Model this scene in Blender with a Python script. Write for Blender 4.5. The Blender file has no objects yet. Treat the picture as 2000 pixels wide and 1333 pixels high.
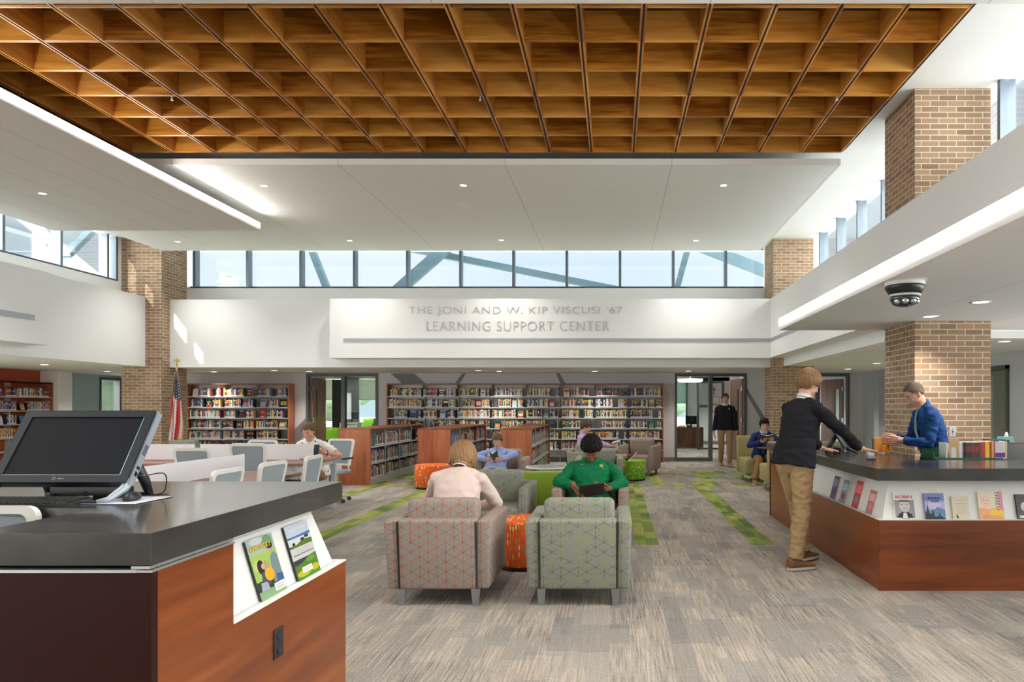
import bpy, bmesh, math, random
import numpy as np
from mathutils import Vector, Matrix, noise as mnoise

SC = bpy.context.scene
C = SC.collection
PI = math.pi
F = 1344.0          # focal length in pixels of the 2000 px wide frame
HC = 1.45           # eye height

# ---------------------------------------------------------------- camera
cam_d = bpy.data.cameras.new('camera')
cam_d.sensor_width = 36.0
cam_d.lens = F / 2000.0 * 36.0
cam_d.shift_x = -0.1
cam_d.shift_y = 129.5 / 2000.0
cam_d.clip_start = 0.05
cam_d.clip_end = 300
cam = bpy.data.objects.new('camera', cam_d)
cam.location = (0, 0, HC)
cam.rotation_euler = (PI / 2, 0, 0)
C.objects.link(cam)
SC.camera = cam

# ---------------------------------------------------------------- exposure
SC.view_settings.view_transform = 'Standard'
SC.view_settings.look = 'None'
SC.view_settings.gamma = 1.0
SC.view_settings.use_curve_mapping = False
SC.view_settings.exposure = 1.05
SC.cycles.use_denoising = True
SC.cycles.max_bounces = 9
SC.cycles.diffuse_bounces = 5
SC.cycles.glossy_bounces = 4
SC.cycles.transmission_bounces = 6
SC.cycles.transparent_max_bounces = 12
SC.cycles.sample_clamp_indirect = 6.0
SC.cycles.caustics_reflective = False
SC.cycles.caustics_refractive = False


# ---------------------------------------------------------------- node helper
class S:
    """socket with arithmetic"""
    def __init__(s, nt, sk): s.nt = nt; s.sk = sk
    def _m(s, op, *a, clamp=False):
        n = s.nt.nodes.new('ShaderNodeMath'); n.operation = op; n.use_clamp = clamp
        for i, v in enumerate((s,) + a):
            if isinstance(v, S): s.nt.links.new(v.sk, n.inputs[i])
            else: n.inputs[i].default_value = v
        return S(s.nt, n.outputs[0])
    def __add__(s, o): return s._m('ADD', o)
    __radd__ = __add__
    def __sub__(s, o): return s._m('SUBTRACT', o)
    def __rsub__(s, o): return (s * -1) + o
    def __mul__(s, o): return s._m('MULTIPLY', o)
    __rmul__ = __mul__
    def __truediv__(s, o): return s._m('DIVIDE', o)
    def gt(s, o): return s._m('GREATER_THAN', o)
    def lt(s, o): return s._m('LESS_THAN', o)
    def frac(s): return s._m('FRACT')
    def floor(s): return s._m('FLOOR')
    def abs(s): return s._m('ABSOLUTE')
    def sin(s): return s._m('SINE')
    def pow(s, o): return s._m('POWER', o)
    def max(s, o): return s._m('MAXIMUM', o)
    def min(s, o): return s._m('MINIMUM', o)
    def clamp(s): return s._m('ADD', 0.0, clamp=True)


class Mat:
    def __init__(s, name, base=(.8, .8, .8), rough=.5, metal=0.0, spec=.5, **kw):
        s.m = bpy.data.materials.new(name); s.m.use_nodes = True
        s.nt = s.m.node_tree
        s.b = s.nt.nodes['Principled BSDF']
        s.b.inputs['Base Color'].default_value = (*base, 1)
        s.b.inputs['Roughness'].default_value = rough
        s.b.inputs['Metallic'].default_value = metal
        s.b.inputs['Specular IOR Level'].default_value = spec
        s.m.diffuse_color = (*base, 1)
    def node(s, t, **kw):
        n = s.nt.nodes.new(t)
        for k, v in kw.items(): setattr(n, k, v)
        return n
    def link(s, a, b):
        s.nt.links.new(a.sk if isinstance(a, S) else a, b)
    def sep(s, v):
        n = s.node('ShaderNodeSeparateXYZ'); s.link(v, n.inputs[0])
        return [S(s.nt, o) for o in n.outputs]
    def comb(s, x=0, y=0, z=0):
        n = s.node('ShaderNodeCombineXYZ')
        for i, v in enumerate((x, y, z)):
            if isinstance(v, S): s.link(v, n.inputs[i])
            else: n.inputs[i].default_value = v
        return S(s.nt, n.outputs[0])
    def obj(s): return s.sep(s.node('ShaderNodeTexCoord').outputs['Object'])
    def pos(s): return s.sep(s.node('ShaderNodeNewGeometry').outputs['Position'])
    def nrm(s): return s.sep(s.node('ShaderNodeNewGeometry').outputs['Normal'])
    def onrm(s): return s.sep(s.node('ShaderNodeTexCoord').outputs['Normal'])
    def noise(s, v, scale=1.0, detail=2.0, rough=.5, out=0):
        n = s.node('ShaderNodeTexNoise'); s.link(v, n.inputs['Vector'])
        n.inputs['Scale'].default_value = scale; n.inputs['Detail'].default_value = detail
        n.inputs['Roughness'].default_value = rough
        return S(s.nt, n.outputs[out])
    def white(s, v, out='Value'):
        n = s.node('ShaderNodeTexWhiteNoise'); s.link(v, n.inputs['Vector'])
        return S(s.nt, n.outputs[out])
    def mix(s, f, a, b):
        n = s.node('ShaderNodeMix', data_type='RGBA')
        for i, v in ((0, f), (6, a), (7, b)):
            if isinstance(v, S): s.link(v, n.inputs[i])
            elif i == 0: n.inputs[0].default_value = v
            else: n.inputs[i].default_value = (*v, 1)
        return S(s.nt, n.outputs[2])
    def ramp(s, f, stops, interp='LINEAR'):
        n = s.node('ShaderNodeValToRGB'); s.link(f, n.inputs[0])
        cr = n.color_ramp; cr.interpolation = interp
        while len(cr.elements) < len(stops): cr.elements.new(.5)
        for e, (p, c) in zip(cr.elements, stops): e.position = p; e.color = (*c, 1)
        return S(s.nt, n.outputs[0])
    def color(s, c): s.link(c, s.b.inputs['Base Color']); return s
    def rough(s, c): s.link(c, s.b.inputs['Roughness']); return s
    def bump(s, h, strength=.3, dist=.01):
        n = s.node('ShaderNodeBump'); n.inputs['Strength'].default_value = strength
        n.inputs['Distance'].default_value = dist
        s.link(h, n.inputs['Height']); s.link(n.outputs[0], s.b.inputs['Normal']); return s


# ---------------------------------------------------------------- sky and sun
W = bpy.data.worlds.new('sky'); SC.world = W; W.use_nodes = True
wn = W.node_tree; bg = wn.nodes['Background']
tc = wn.nodes.new('ShaderNodeTexCoord')
sx = wn.nodes.new('ShaderNodeSeparateXYZ'); wn.links.new(tc.outputs['Generated'], sx.inputs[0])
wx, wy, wz = [S(wn, o) for o in sx.outputs]
side = wy * -1.0                                   # the bright, sunward half of the sky
glow = ((side + 0.55) / 0.6).clamp()
SKY_NORTH, SKY_SOUTH = 0.58, 7.0
wn.links.new((glow * (SKY_SOUTH - SKY_NORTH) + SKY_NORTH).sk, bg.inputs['Strength'])
cn = wn.nodes.new('ShaderNodeTexNoise'); cn.inputs['Scale'].default_value = 3.0; cn.inputs['Detail'].default_value = 5
wn.links.new(tc.outputs['Generated'], cn.inputs['Vector'])
mr = wn.nodes.new('ShaderNodeValToRGB'); wn.links.new(cn.outputs[0], mr.inputs[0])
mr.color_ramp.elements[0].position = .35; mr.color_ramp.elements[0].color = (.74, .86, 1.0, 1)
mr.color_ramp.elements[1].position = .65; mr.color_ramp.elements[1].color = (.88, .94, 1.0, 1)
warm = wn.nodes.new('ShaderNodeMix'); warm.data_type = 'RGBA'
wn.links.new(glow.sk, warm.inputs[0]); wn.links.new(mr.outputs[0], warm.inputs[6])
warm.inputs[7].default_value = (1.0, .95, .88, 1)
wn.links.new(warm.outputs[2], bg.inputs['Color'])

sun_d = bpy.data.lights.new('sun', 'SUN'); sun_d.energy = 5.0; sun_d.angle = math.radians(.6)
sun_d.color = (1.0, .94, .84)
sun = bpy.data.objects.new('sun', sun_d); C.objects.link(sun)
sun.location = (-20, -20, 20)
sun.rotation_euler = Vector((0.30, 1.0, -0.42)).to_track_quat('-Z', 'Y').to_euler()


def portal(name, loc, rot, sx_, sy_):
    d = bpy.data.lights.new(name, 'AREA'); d.shape = 'RECTANGLE'; d.size = sx_; d.size_y = sy_
    d.cycles.is_portal = True
    o = bpy.data.objects.new(name, d); C.objects.link(o); o.location = loc; o.rotation_euler = rot


portal('daylight_opening_right', (6.6, .3, 1.85), (PI / 2, 0, PI / 2), 16.4, 1.1)  # sky portal for the added right window band
portal('daylight_clerestory_left', (-11.08, 11.9, 4.75), (PI / 2, 0, -PI / 2), 6.7, .9)
portal('daylight_clerestory_right', (4.51, 4, 4.75), (PI / 2, 0, PI / 2), 22.8, .9)
portal('daylight_opening_left', (-14.35, 7, 1.6), (PI / 2, 0, -PI / 2), 16, 1.6)  # sky portal for the added left window band


# ---------------------------------------------------------------- mesh helpers
class MB:
    """collects shapes, builds one mesh object"""
    def __init__(s): s.bm = bmesh.new(); s.mi = 0; s.mats = []; s.col = None; s.cols = {}
    def use(s, mat):
        if mat not in s.mats: s.mats.append(mat)
        s.mi = s.mats.index(mat); return s
    def _fin(s, faces):
        for f in faces: f.material_index = s.mi
        if s.col is not None:
            for f in faces: s.cols[f] = s.col
        return faces
    def verts(s, co): return [s.bm.verts.new(c) for c in co]
    def box(s, x0, x1, y0, y1, z0, z1, M=None, bev=0):
        v = [Vector(p) for p in ((x0, y0, z0), (x1, y0, z0), (x1, y1, z0), (x0, y1, z0),
                                 (x0, y0, z1), (x1, y0, z1), (x1, y1, z1), (x0, y1, z1))]
        if M is not None: v = [M @ p for p in v]
        vs = s.verts(v)
        fs = [s.bm.faces.new([vs[i] for i in q]) for q in
              ((0, 3, 2, 1), (4, 5, 6, 7), (0, 1, 5, 4), (1, 2, 6, 5), (2, 3, 7, 6), (3, 0, 4, 7))]
        if bev:
            es = list({e for f in fs for e in f.edges})
            r = bmesh.ops.bevel(s.bm, geom=es, offset=bev, segments=2, profile=.5, affect='EDGES', clamp_overlap=True)
            fs = [f for f in set(r['faces']) | {f for v_ in r['verts'] for f in v_.link_faces}]
        return s._fin(fs)
    def prism(s, pts, axis, a0, a1, M=None):
        """polygon pts (2D) extruded along axis x/y/z from a0 to a1"""
        def mk(p, a):
            q = {'x': (a, p[0], p[1]), 'y': (p[0], a, p[1]), 'z': (p[0], p[1], a)}[axis]
            q = Vector(q); return M @ q if M is not None else q
        A = s.verts([mk(p, a0) for p in pts]); B = s.verts([mk(p, a1) for p in pts]); n = len(pts)
        fs = [s.bm.faces.new(A), s.bm.faces.new(B[::-1])]
        for i in range(n):
            fs.append(s.bm.faces.new((A[i], B[i], B[(i + 1) % n], A[(i + 1) % n])))
        return s._fin(fs)
    def quad(s, *p): return s._fin([s.bm.faces.new(s.verts(p))])
    def ring(s, c, u, v, ru, rv, n, pw=2.0):
        out = []
        for i in range(n):
            t = 2 * PI * i / n
            cs, sn = math.cos(t), math.sin(t)
            if pw != 2.0:
                cs = math.copysign(abs(cs) ** (2 / pw), cs); sn = math.copysign(abs(sn) ** (2 / pw), sn)
            out.append(c + u * (ru * cs) + v * (rv * sn))
        return out
    def loft(s, rings, cap=True, smooth=True):
        R = [s.verts(r) for r in rings]; n = len(R[0]); fs = []
        for a, b in zip(R, R[1:]):
            for i in range(n):
                fs.append(s.bm.faces.new((a[i], a[(i + 1) % n], b[(i + 1) % n], b[i])))
        if cap:
            fs.append(s.bm.faces.new(R[0][::-1])); fs.append(s.bm.faces.new(R[-1]))
        if smooth:
            for f in fs: f.smooth = len(f.verts) == 4
        return s._fin(fs)
    def tube(s, a, b, ra, rb=None, n=16, cap=True):
        a = Vector(a); b = Vector(b); rb = ra if rb is None else rb
        d = (b - a).normalized(); u = d.orthogonal().normalized(); v = d.cross(u)
        return s.loft([s.ring(a, u, v, ra, ra, n), s.ring(b, u, v, rb, rb, n)], cap)
    def path(s, pts, r, n=8, cap=True):
        pts = [Vector(p) for p in pts]; rr = r if isinstance(r, (list, tuple)) else [r] * len(pts)
        rings = []; u = None
        for i, p in enumerate(pts):
            d = (pts[min(i + 1, len(pts) - 1)] - pts[max(i - 1, 0)]).normalized()
            u = d.orthogonal().normalized() if u is None else (u - d * u.dot(d)).normalized()
            rings.append(s.ring(p, u, d.cross(u), rr[i], rr[i], n))
        return s.loft(rings, cap)
    def cable(s, pts, r, n=6, k=8):
        """smooth cord through the points"""
        P = [Vector(p) for p in pts]; P = [P[0]] + P + [P[-1]]; out = []
        for a, b, c, d in zip(P, P[1:], P[2:], P[3:]):
            for i in range(k):
                t = i / k; out.append(.5 * ((2 * b) + (c - a) * t + (2 * a - 5 * b + 4 * c - d) * t * t + (3 * b - a - 3 * c + d) * t ** 3))
        s.path(out + [P[-1]], r, n)
    def lathe(s, prof, c=(0, 0, 0), n=32, M=None):
        c = Vector(c); rings = []
        for r, z in prof:
            q = [c + Vector((r * math.cos(2 * PI * i / n), r * math.sin(2 * PI * i / n), z)) for i in range(n)]
            rings.append([M @ p for p in q] if M is not None else q)
        return s.loft(rings, True)
    def ell(s, c, r, M3=None, n=16, m=10):
        c = Vector(c); rows = []
        r = (r, r, r) if isinstance(r, (int, float)) else r
        def P(x, y, z):
            q = Vector((x * r[0], y * r[1], z * r[2])); return c + (M3 @ q if M3 is not None else q)
        for j in range(1, m):
            t = PI * j / m
            rows.append(s.verts([P(math.sin(t) * math.cos(2 * PI * i / n), math.sin(t) * math.sin(2 * PI * i / n), -math.cos(t)) for i in range(n)]))
        b, = s.verts([P(0, 0, -1)]); tp, = s.verts([P(0, 0, 1)]); fs = []
        for i in range(n):
            k = (i + 1) % n
            fs.append(s.bm.faces.new((b, rows[0][k], rows[0][i])))
            fs.append(s.bm.faces.new((tp, rows[-1][i], rows[-1][k])))
            for a, q in zip(rows, rows[1:]): fs.append(s.bm.faces.new((a[i], a[k], q[k], q[i])))
        for f in fs: f.smooth = True
        return s._fin(fs)
    def cone(s, a, b, ra, rb, n=14):
        a = Vector(a); b = Vector(b)
        s.ell(a, ra, n=n, m=8); s.ell(b, rb, n=n, m=8)
        if (b - a).length > 1e-4: s.tube(a, b, ra, rb, n)
    def mesh(s, name, origin=None, recalc=True):
        if recalc: bmesh.ops.recalc_face_normals(s.bm, faces=s.bm.faces[:])
        me = bpy.data.meshes.new(name)
        if s.cols:
            lay = s.bm.loops.layers.float_color.new('Col')
            for f, c in s.cols.items():
                if f.is_valid:
                    for l in f.loops: l[lay] = (*c, 1)
        if origin is not None:
            o = Vector(origin)
            for v in s.bm.verts: v.co -= o
        s.bm.to_mesh(me); s.bm.free()
        for m in s.mats: me.materials.append(m.m if isinstance(m, Mat) else m)
        return me
    def build(s, name, parent=None, origin=None, mods=None):
        """origin: where the object sits; verts are given in world space (or the parent's when parent has its own frame)"""
        me = s.mesh(name, origin)
        return link(name, me, parent, origin)


def link(name, me, parent=None, loc=None):
    o = bpy.data.objects.new(name, me); C.objects.link(o)
    if loc is not None: o.location = loc
    if parent is not None: o.parent = parent
    return o


def tag(o, label=None, cat=None, group=None, kind=None):
    if label: o['label'] = label
    if cat: o['category'] = cat
    if group: o['group'] = group
    if kind: o['kind'] = kind
    return o


def empty(name, label, cat, loc=(0, 0, 0), rz=0, group=None):
    o = bpy.data.objects.new(name, None); C.objects.link(o)
    o.location = loc; o.rotation_euler = (0, 0, rz); o.empty_display_size = .1
    return tag(o, label, cat, group)


def dup(root, loc, rz, label, group=None):
    r = root.copy(); C.objects.link(r); r.location = loc; r.rotation_euler = (0, 0, rz)
    r['label'] = label
    if group: r['group'] = group
    def rec(src, dst):
        for ch in [o for o in src.children]:
            c = ch.copy(); C.objects.link(c); c.parent = dst; rec(ch, c)
    rec(root, r)
    return r


def struct(name, mb, parent=None):
    o = mb.build(name, parent)
    if parent is None: o['kind'] = 'structure'
    return o


def X(px, Y): return (px - 1200.0) * Y / F
def Z(py, Y): return HC + (796.0 - py) * Y / F
def R(z): return Matrix.Rotation(z, 4, 'Z')
def T(x, y, z): return Matrix.Translation((x, y, z))
# ---------------------------------------------------------------- materials
def uv_by_normal(m):
    """u, v in metres on any axis aligned face, in world space"""
    x, y, z = m.pos(); nx, ny, nz = m.nrm()
    sx_ = nx.abs().gt(.6); sz = nz.abs().gt(.6)
    u = y * sx_ + x * (1 - sx_)
    v = y * sz + z * (1 - sz)
    return u, v
def uv_by_onormal(m):
    x, y, z = m.obj(); nx, ny, nz = m.onrm()
    sx_ = nx.abs().gt(.6); sz = nz.abs().gt(.6)
    return y * sx_ + x * (1 - sx_), y * sz + z * (1 - sz)

def plain(name, c, rough=.5, metal=0., spec=.5, bump=None):
    m = Mat(name, c, rough, metal, spec)
    if bump:
        x, y, z = m.pos(); m.bump(m.noise(m.comb(x, y, z), bump[0], 3), bump[1], .002)
    return m

WHITE = plain('white_wall_paint', (.80, .80, .79), .6, bump=(300, .05))
PANELW = plain('white_fascia_paint', (.82, .83, .84), .55, bump=(300, .04))
GREYW = plain('pale_grey_wall_paint', (.60, .60, .61), .6, bump=(300, .05))
DGREY = plain('charcoal_frame_paint', (.085, .092, .10), .45)
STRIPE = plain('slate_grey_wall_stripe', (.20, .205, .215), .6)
REDW = plain('brick_red_wall_paint', (.50, .085, .03), .6, bump=(300, .05))
VENT = plain('grey_vent_metal', (.46, .50, .54), .4, .3)
LETTER = plain('brushed_grey_lettering', (.52, .54, .56), .4, .2)
ALU = plain('satin_aluminium', (.62, .64, .66), .32, .9)
STEELB = plain('blue_grey_painted_steel', (.045, .085, .11), .6, 0, .2)
STEELW = plain('white_painted_steel', (.78, .82, .84), .5)
CHROME = plain('polished_chrome', (.75, .76, .78), .12, 1.)
BLACK = plain('black_plastic', (.012, .014, .018), .35)
BLACKM = plain('matt_black', (.02, .02, .022), .6)
NAVYB = plain('dark_blue_grey_plastic', (.012, .018, .026), .35, 0, .3)
SCREEN = plain('dark_glass_screen', (.009, .011, .016), .4, 0, .1)
SILVER = plain('silver_plastic', (.34, .39, .45), .35, .3)
WPLAST = plain('white_plastic', (.75, .74, .72), .4)
DIVIDER = plain('white_divider_laminate', (.84, .86, .90), .5)
LGREY = plain('light_grey_metal', (.50, .53, .56), .4, .2)
SHELFM = plain('pale_grey_shelf_metal', (.52, .54, .55), .45, .2)
LEGG = plain('grey_chair_leg', (.22, .22, .23), .45)
LIME = plain('lime_green_vinyl', (.27, .42, .03), .45, bump=(160, .05))
LIMEPL = plain('bright_green_plastic', (.30, .62, .04), .35)
DKBROWN = plain('dark_brown_and_shaded_panel', (.028, .005, .004), .4, 0, .2)  # the near counter front's shade is put into this colour
PAPER = plain('book_paper', (.80, .76, .66), .8)
KRAFT = plain('tan_steel_bookend', (.56, .50, .40), .5)
TANEND = plain('tan_metal_bookend', (.62, .38, .2), .5)
GREENM = plain('dark_green_metal', (.004, .09, .045), .4)
GOLD = plain('gold_metal', (.75, .5, .15), .3, .9)
def shademat(name, c):
    m = Mat(name, c, .9); nt = m.nt; t = m.node('ShaderNodeBsdfTranslucent'); t.inputs[0].default_value = (*c, 1)
    mx = m.node('ShaderNodeMixShader'); mx.inputs[0].default_value = .55
    nt.links.new(m.b.outputs[0], mx.inputs[1]); nt.links.new(t.outputs[0], mx.inputs[2]); nt.links.new(mx.outputs[0], nt.nodes['Material Output'].inputs[0]); return m
SHADE = shademat('window_roller_shade', (.80, .82, .72))
TEALG = plain('pale_blue_grey_wall', (.42, .52, .56), .6)


def glass(name, tint=(.93, .97, .98), amt=.06):
    m = Mat(name); nt = m.nt
    tr = m.node('ShaderNodeBsdfTransparent'); tr.inputs[0].default_value = (*tint, 1)
    gl = m.node('ShaderNodeBsdfGlossy'); gl.inputs['Roughness'].default_value = .02
    fr = m.node('ShaderNodeLayerWeight'); fr.inputs[0].default_value = .25
    f = S(nt, fr.outputs['Fresnel']) * .5 + amt
    mx = m.node('ShaderNodeMixShader')
    m.link(f.clamp(), mx.inputs[0]); nt.links.new(tr.outputs[0], mx.inputs[1]); nt.links.new(gl.outputs[0], mx.inputs[2])
    nt.links.new(mx.outputs[0], nt.nodes['Material Output'].inputs[0])
    return m
GLASS = glass('clear_window_glass')
GLASSG = glass('greenish_office_glass', (.90, .96, .95), .03)


def emit(name, c, s):
    m = Mat(name, c)
    m.b.inputs['Emission Color'].default_value = (*c, 1); m.b.inputs['Emission Strength'].default_value = s
    return m
LED = emit('lit_led_lens', (1., .95, .88), 15.0)
DOWNL = emit('lit_downlight_lens', (1., .96, .90), 3.0)
PENDL = emit('lit_pendant_diffuser', (1., .93, .82), 2.5)


# ceiling boards with fine joints
def ceiling_mat(name, base, jx, ox, jy, oy, w=.005):
    m = Mat(name, base, .7); x, y, z = m.pos()
    d = (((x - ox) / jx).frac() - .5).abs() * -1 + .5
    e = (((y - oy) / jy).frac() - .5).abs() * -1 + .5
    l1 = d.lt(w / jx); l2 = e.lt(w * .45 / jy)
    line = (l1 * .55).max(l2 * .22)
    m.color(m.mix(line, base, tuple(c * .25 for c in base)))
    return m
CLOUD = ceiling_mat('ceiling_cloud_board', (.77, .77, .76), 2.41, -1.58, .61, 10.56)
SOFF = ceiling_mat('soffit_board', (.80, .79, .78), 1.22, 2.09, 2.44, 6.1, .004)
SOFFL = ceiling_mat('left_soffit_board', (.72, .72, .70), .61, -6.4, 2.44, 12.44, .005)
CEIL = ceiling_mat('low_ceiling_board', (.78, .78, .77), 1.22, .1, 30., 1.0, .004)
UPPER = Mat('upper_ceiling_white', (.72, .72, .715), .6)


def brick():
    m = Mat('brown_face_brick', (.3, .2, .1), .85)
    u, v = uv_by_normal(m)
    bh, bl = .0677, .2075
    row = (v / bh).floor(); uo = u / bl + (row * .5).frac()
    fx = uo.frac(); fy = (v / bh).frac()
    mort = fx.lt(.045).max(fy.lt(.14))
    cell = m.comb(uo.floor(), row, 3.3)
    r = m.white(cell)
    col = m.ramp(r, [(0, (.24, .15, .09)), (.45, (.33, .21, .13)), (.8, (.40, .265, .165)), (1, (.29, .175, .11))])
    nz = m.noise(m.comb(u, v, 0), 60, 4)
    col = m.mix((nz - .35) * .5, col, (.12, .08, .055))
    m.color(m.mix(mort, col, (.62, .55, .44)))
    m.bump((1 - mort) + nz * .15, .5, .006)
    return m
BRICK = brick()


def wood(name, dark, mid, light, axis=0, scale=1.0, rough=.4, cells=None, blotch=.5, worldspace=True):
    """grain runs along axis"""
    m = Mat(name, mid, rough)
    x, y, z = m.pos() if worldspace else m.obj()
    st = [22., 22., 22.]; st[axis] = 1.4
    v = m.comb(x * st[0], y * st[1], z * st[2])
    n1 = m.noise(v, scale, 5, .6)
    st2 = [4., 4., 4.]; st2[axis] = .8
    n2 = m.noise(m.comb(x * st2[0] + 7, y * st2[1], z * st2[2]), scale, 3, .5)
    f = n1 * .55 + n2 * blotch
    if cells:
        c = m.white(m.comb(((x - .272) / cells[0]).floor(), ((y - 9.57) / cells[1]).floor(), 1.)) if axis == 0 else m.white(m.comb(((x + .028) / cells[0]).floor(), ((y - 9.87) / cells[1]).floor(), 2.))
        f = f + (c - .5) * .28
    m.color(m.ramp(f, [(.36, dark), (.52, mid), (.68, light)]))
    m.rough(n1 * .15 + (rough - .07))
    return m
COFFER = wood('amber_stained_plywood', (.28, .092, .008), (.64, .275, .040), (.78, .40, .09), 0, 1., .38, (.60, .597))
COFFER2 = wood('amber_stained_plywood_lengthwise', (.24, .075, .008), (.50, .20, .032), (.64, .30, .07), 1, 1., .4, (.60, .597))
CHERRY = wood('cherry_wood_veneer', (.15, .032, .006), (.24, .058, .011), (.34, .10, .024), 1, .8, .3)
CHERRYX = wood('cherry_wood_veneer_crosswise', (.11, .022, .004), (.18, .040, .008), (.26, .068, .015), 0, .8, .3)
CHERRYV = wood('cherry_wood_veneer_upright', (.25, .068, .028), (.40, .125, .055), (.48, .175, .082), 2, .8, .4)
TABLEW = wood('pink_brown_table_laminate', (.24, .10, .07), (.34, .15, .11), (.42, .21, .16), 0, 1., .35)
DOORW = wood('red_brown_door_veneer', (.20, .09, .065), (.30, .145, .11), (.36, .19, .15), 2, 1., .4)
DESKW = wood('office_desk_laminate', (.09, .03, .02), (.15, .055, .035), (.2, .08, .05), 2, 1., .35)


def slab():
    m = Mat('charcoal_solid_surface', (.06, .062, .066), .22, 0, .6)
    x, y, z = m.pos(); n = m.noise(m.comb(x, y, z), 3.0, 5, .6)
    m.color(m.ramp(n, [(.3, (.026, .026, .027)), (.7, (.046, .044, .043))]))
    m.rough(n * .12 + .18)
    return m
SLAB = slab(); SLAB.b.inputs['Coat Weight'].default_value = .45; SLAB.b.inputs['Coat Roughness'].default_value = .08


def carpet():
    m = Mat('plank_carpet_tiles', (.3, .3, .3), .95, 0, .1)
    x, y, z = m.pos()
    cw = .25
    col = ((x - .22) / cw); ci = col.floor()
    off = m.white(m.comb(ci, 5.5, 0))
    ri = (y / 1.0 + off).floor()
    t1 = m.white(m.comb(ci, ri, 1.))                      # one tone per tile
    # blocks inside and across the tiles
    c2 = ((x - .22) / .125).floor(); o2 = m.white(m.comb(c2, 9.1, 0)); r2 = (y / .37 + o2).floor()
    t2 = m.white(m.comb(c2, r2, 2.))
    c3 = ((x + .03) / .19).floor(); o3 = m.white(m.comb(c3, 3.1, 0)); r3 = (y / .52 + o3).floor()
    t3 = m.white(m.comb(c3, r3, 4.))
    streak = m.noise(m.comb(x * 78, y * 2.4, 0), 1., 3, .7)
    fine = m.noise(m.comb(x * 160, y * 45, 0), 1., 2, .6)
    amp = t2.gt(.35) * .55 + .2
    tone = t1 * .17 + t2 * .20 + t3 * .16 + (streak - .5) * amp * 2.5 + (fine - .5) * .9 + .25
    warmth = m.noise(m.comb(x, y, 0), .35, 1)
    dark = m.mix(t3, (.115, .112, .11), (.15, .135, .125))
    lite = m.mix(t2, (.54, .515, .48), (.55, .48, .41))
    grey = m.mix(tone.clamp(), dark, lite)
    def band(a, b): return x.gt(a) * x.lt(b)
    st = (band(.22, .47) + band(1.45, 1.70) + band(-3.40, -3.16) + band(-4.56, -4.30)) * y.gt(7.25) * y.lt(13.5)
    patch = y.gt(12.62) * y.lt(15.6) * t1.gt(.66)
    patch2 = y.gt(12.62) * y.lt(15.6) * t3.gt(.80)
    msk = (st + patch + patch2).clamp()
    g = m.ramp(t2 * .6 + t3 * .4, [(0, (.13, .19, .075)), (.35, (.24, .32, .07)), (.65, (.36, .43, .09)), (.9, (.50, .44, .17))])
    g = m.mix((tone * -.75 + .62).clamp(), g, (.06, .10, .045))
    m.color(m.mix(msk * .95, grey, g))
    m.bump(streak * .6 + fine, .5, .004)
    return m
CARPET = carpet()


def trifabric(name, line, line2, base=(.34, .32, .295)):
    m = Mat(name, base, .9, 0, .15)
    u, v = uv_by_onormal(m)
    s = .063                                             # spacing of the upright lines
    h = s * 2 / math.sqrt(3) * 1.0
    w = .0015
    nx = m.noise(m.comb(u, v, 0), 6, 2) - .5
    u2 = u + nx * .006; v2 = v + nx * .004
    def lines(t, sp, seed, keep, along, seg):
        i = (t / sp + .5).floor(); d = ((t / sp + .5).frac() - .5).abs() * sp
        k = (along / seg + (i * .5).frac()).floor()
        r = m.white(m.comb(i, k, seed))
        return d.lt(w) * r.lt(keep), r
    a, ra = lines(u2, s, 1., .88, v2, h * .5)
    p = v2 * .866 - u2 * .5; q = v2 * .866 + u2 * .5
    b, rb = lines(p, s, 2., 1.1, u2, s)
    c, rc = lines(q, s, 3., 1.1, u2, s)
    msk = a.max(b).max(c)
    weave = m.noise(m.comb(u * 900, v * 900, 0), 1, 1)
    bs = m.mix(weave * .35, base, tuple(k * .72 for k in base))
    ln = m.mix(ra.gt(.38), line, line2)
    m.color(m.mix(msk, bs, ln))
    m.bump(weave + msk * .8, .25, .002)
    return m
TRI_O = trifabric('grey_fabric_orange_lines', (.60, .10, .012), (.40, .06, .012))
TRI_G = trifabric('grey_fabric_green_lines', (.26, .40, .01), (.10, .17, .02), (.315, .315, .295))


def leaffabric(name, base, cols, gx=.030, gy=.062, curved=True):
    m = Mat(name, base, .85, 0, .2)
    x, y, z = m.obj(); nx, ny, nz = m.onrm()
    top = nz.abs().gt(.7)
    ang = y._m('ARCTAN2', x) * .31
    u = ang * (1 - top) + x * top; v = z * (1 - top) + y * top
    ci = (u / gx).floor(); vo = v / gy + m.white(m.comb(ci, 0, 7.)) ; ri = vo.floor()
    r = m.white(m.comb(ci, ri, 1.)); r2 = m.white(m.comb(ci, ri, 5.))
    fu = (u / gx).frac() - .5; fv = vo.frac() - .5
    d = (fu / (fv.abs() * -.62 + .36).max(.001)).abs()
    msk = d.lt(.85) * fv.abs().lt(.42) * r2.gt(.25)
    pick = m.ramp(r, [(i / len(cols), c) for i, c in enumerate(cols)], 'CONSTANT')
    m.color(m.mix(msk, base, pick))
    m.bump(m.noise(m.comb(x, y, z), 400, 2), .2, .002)
    return m
OTT_O = leaffabric('orange_leaf_fabric', (.80, .13, .02), [(.85, .55, .12), (.72, .25, .10), (.35, .27, .25), (.9, .7, .35), (.75, .12, .03)])
OTT_G = leaffabric('green_leaf_fabric', (.18, .42, .02), [(.75, .68, .35), (.70, .25, .05), (.09, .30, .10), (.10, .32, .30), (.45, .62, .10)])


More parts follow.
